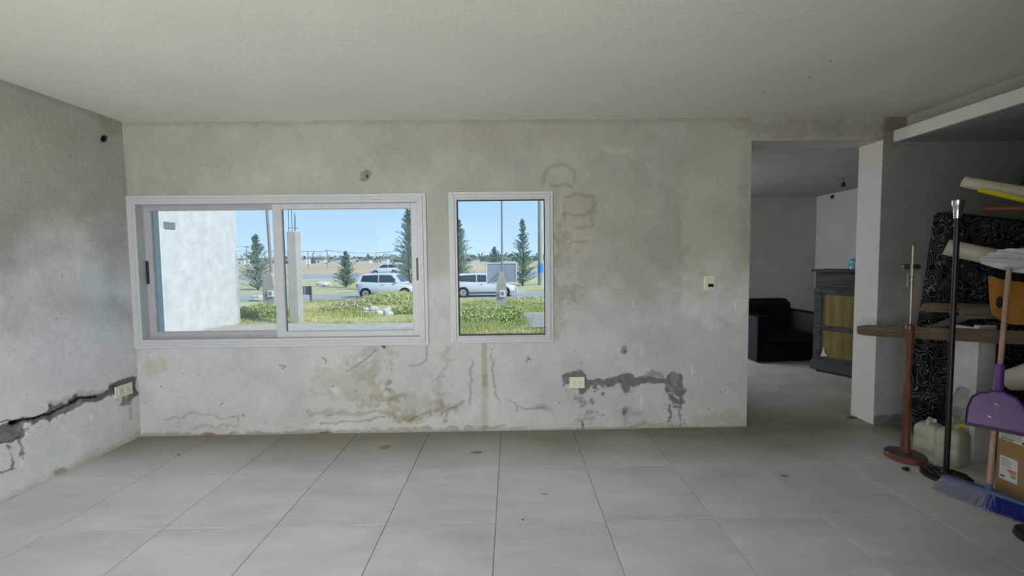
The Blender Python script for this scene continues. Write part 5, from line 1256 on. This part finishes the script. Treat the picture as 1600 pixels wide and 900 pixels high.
# far line of trees and buildings
V = []; C_ = []; rs = np.random.default_rng(12)
for k in range(520):
    xx = rs.uniform(-420, 160); yy = rs.uniform(430, 560); R = rs.uniform(2.5, 7); m_ = 26
    P = np.array((xx, yy, .0))+rs.normal(size=(m_, 3))*np.array((R*1.2, R*.6, R*.42)); P[:, 2] = np.abs(P[:, 2])*1.1
    dv_ = rs.normal(size=(m_, 3, 3))*2.0; V.append((P[:, None]+dv_).reshape(-1, 3))
V = np.concatenate(V); o = fastmesh('far_tree_line', V, np.arange(len(V)).reshape(-1, 3), M['farwood'], 3); tag(o, 'low hazy line of trees along the horizon', 'trees', kind='stuff')
for k, (pxx, wpx, hpx) in enumerate(((376, 10, 5), (470, 16, 6), (500, 12, 5), (520, 18, 4), (548, 10, 6), (566, 22, 4), (598, 14, 5), (742, 12, 5), (700, 20, 5))):
    Yf = 330; q = atY(pxx, 410, Yf); s_ = Yf/F; hz = atY(pxx, 411-hpx, Yf).z
    fhh = thing('far_building', 'pale low building far on the horizon, '+('leftmost, beside the outbuilding', 'just right of the column', 'second right of the column', 'third right of the column', 'fourth right of the column', 'left of the distant car', 'above the distant car', 'rightmost, in the narrow window', 'behind the wall between the windows')[k], 'building', (q.x, Yf, -.3), group='pale low buildings far across the field')
    MB().box(-wpx*s_/2, wpx*s_/2, 0, 8, 0, hz+.3).build('wall', M['farhouse'], fhh, smooth=0)
    MB().prism([(-wpx*s_/2-.3, hz+.3), (wpx*s_/2+.3, hz+.3), (wpx*s_/2-.8, hz+.9), (-wpx*s_/2+.8, hz+.9)], -.3, 8.3).build('roof', M['farroof'], fhh, smooth=0)
    w_n = max(2, int(wpx/5))
    MB().box(-wpx*s_/2+1, -wpx*s_/2+2.2, -.02, .05, .9, 1.9).build('window', M['carglass'], fhh, smooth=0)
# far poles with wires
pts = [(300, 372), (385, 386), (481, 393), (511, 392), (655, 387), (720, 385)]
tops = []
for k, (pxx, pyt) in enumerate(pts):
    Yf = 110; q = atY(pxx, pyt, Yf); tops.append(q)
    o = MB().tube([(q.x, Yf, -.4), (q.x, Yf, q.z+.2)], .11, 6).box(q.x-.6, q.x+.6, Yf-.06, Yf+.06, q.z-.05, q.z+.07).build('utility_pole', M['woodpole']); tag(o, 'thin wooden wire pole in the far field, '+('hidden by the outbuilding', 'left of the broad conifer', 'first right of the column', 'second right of the column', 'near the tall conifer', 'in the narrow window')[k], 'pole', 'thin wire poles in the far field')
wr_ = MB()
for dx_ in (-.5, .5):
    for a, b in zip(tops[:-1], tops[1:]): wr_.tube([Vector((a.x+dx_, a.y, a.z+.1)).lerp(Vector((b.x+dx_, b.y, b.z+.1)), t)-Vector((0, 0, 1.1*4*t*(1-t)*min(1, abs(a.x-b.x)/20))) for t in np.linspace(0, 1, 7)], .03, 4)
o = wr_.build('overhead_wires', M['steel']); tag(o, 'thin sagging overhead wires linking the far poles', 'wire')

# ------------------------------------------------------------------ grass and weeds
def blades(x, y, h, w, seed, cols):
    rs = np.random.default_rng(seed); n = len(x); z = gz(x, y)-.01; a = rs.uniform(0, PI, n)
    dx = np.cos(a)*w; dy = np.sin(a)*w; lx = rs.normal(size=n)*h*.35; ly = rs.normal(size=n)*h*.35
    V = np.stack([np.stack([x-dx, y-dy, z], 1), np.stack([x+dx, y+dy, z], 1), np.stack([x+lx, y+ly, z+h], 1)], 1).reshape(-1, 3)
    c = np.repeat(cols, 3, axis=0); return V, c
rs = np.random.default_rng(33); n = 70000
x = rs.uniform(-11, 2.6, n); y = 12.0+(rs.random(n)**1.2)*12.8
x2_ = rs.uniform(-1.9, 1.6, 9000); y2_ = rs.uniform(8.8, 12.2, 9000); x = np.concatenate([x, x2_]); y = np.concatenate([y, y2_])
keep = ~((x > .3+.25*rs.random(len(x))) & (x < 1.85) & (y < 15.2) & (y > 10.8)); keep &= ~((x < WXX+.1) & (y < wy1+.1))
x, y = x[keep], y[keep]; n = len(x)
nn = fbm(x, y, 1.6, 70); n5 = fbm(x, y, .5, 71)
h = (.05+.16*sstep(.4, .7, nn))*rs.uniform(.5, 1.4, n); 
t = np.clip(sstep(.35, .65, n5*.5+nn*.5)+rs.normal(size=n)*.15, 0, 1)[:, None]
cols = np.array((.34, .42, .13))*t+np.array((.56, .52, .25))*(1-t); cols = cols*rs.uniform(.75, 1.25, n)[:, None]
V, c = blades(x, y, h, .012+0*x, 34, cols); o = fastmesh('grass', V, np.arange(len(V)).reshape(-1, 3), M['grass'], 3, col=c); tag(o, 'yellow green meadow grass in front of the house', 'grass', kind='stuff')
def weeds(label, cx, cy_, rx, ry, hh, n, seed, ca_, cb2):
    rs = np.random.default_rng(seed); a = rs.uniform(0, 2*PI, n); r = np.sqrt(rs.random(n)); x = cx+rx*r*np.cos(a); y = cy_+ry*r*np.sin(a)
    z0 = gz(x, y); zz = z0+rs.random(n)*hh*(1-.5*r); d = rs.normal(size=(n, 3)); d /= np.linalg.norm(d, axis=1)[:, None]; s2 = rs.normal(size=(n, 3)); s2 = np.cross(d, s2); s2 /= np.linalg.norm(s2, axis=1)[:, None]
    P = np.stack([x, y, zz], 1); V = np.stack([P-s2*.022, P+s2*.022, P+d*.10], 1).reshape(-1, 3)
    t = rs.random(n)[:, None]; cols = np.repeat(np.array(ca_)*t+np.array(cb2)*(1-t), 3, axis=0)
    o = fastmesh('weed_clump', V, np.arange(len(V)).reshape(-1, 3), M['grass'], 3, col=cols); tag(o, label, 'weeds', kind='stuff'); return o
G1 = (.30, .40, .14); G2 = (.48, .55, .22); Y1 = (.62, .60, .30)
q = atG(392, 500); weeds('leafy green weeds at the foot of the outbuilding corner', q.x, q.y+.6, 1.0, .5, .55, 2600, 1, G1, G2)
q = atG(425, 492); weeds('green weeds around the foot of the left meter pillar', q.x-.1, q.y, .9, .4, .45, 1800, 2, G1, G2)
q = atG(545, 490); weeds('grey green weeds on the left slope of the mound', q.x-.4, q.y+.7, 1.0, .6, .42, 2000, 3, (.40, .43, .28), Y1)
q = atG(590, 485); weeds('dense yellow green weeds on top of the mound', -4.6, 17.1, 1.6, .8, .34, 4200, 4, G2, Y1)
q = atG(638, 492); weeds('weeds right of the mound', q.x, q.y+.5, .8, .5, .35, 1500, 5, G1, G2)
q = atG(745, 505); weeds('tall green weeds under the narrow window', q.x, q.y+.3, 1.2, .8, .50, 4600, 6, G1, G2)
q = atG(790, 500); weeds('tall green weeds before the right meter pillar', q.x, q.y+.2, .55, .6, .5, 2600, 7, G1, G2)
q = atG(830, 480); weeds('yellow green weeds beyond the gravel path', q.x, q.y+2, 1.4, 1.2, .4, 2400, 8, G2, Y1)
# pale rubble and sticks on the mound
rs_ = random.Random(4)
for k in range(16):
    pxx = rs_.uniform(560, 612); pyy = rs_.uniform(484, 494); q = atG(pxx, pyy); mb = MB(); r = rs_.uniform(.05, .12)
    mb.add(*blob((q.x, q.y, q.z+r*.4), (r*1.3, r, r*.8), 50+k, .5, 8, 5)); o = mb.build('rubble_lump', M['rubble'], smooth=0); tag(o, 'pale lump of rubble among weeds on the mound', 'rubble', 'pale rubble lumps on the mound')
a = atG(598, 476); b = atG(611, 484); o = MB().obox(a+Vector((0, 0, .16)), b+Vector((0, 0, .02)), .05, .04).build('stick', M['rubble'], smooth=0); tag(o, 'pale broken plank sticking out of the mound', 'plank')
q = atG(409, 470); mb = MB(); mb.add(*blob((q.x, q.y, q.z+.12), (.55, .3, .2), 91, .6, 16, 10)); tag(mb.build('rubble_pile', M['rubble'], smooth=20), 'white rubble pile behind the weeds by the outbuilding', 'rubble')
q = atG(506, 447); mb = MB(); mb.add(*blob((q.x, q.y, q.z+.12), (.6, .3, .25), 93, .6, 16, 10)); tag(mb.build('rubble_pile', M['rubble'], smooth=20), 'white debris lying in the grass between the roads', 'rubble')
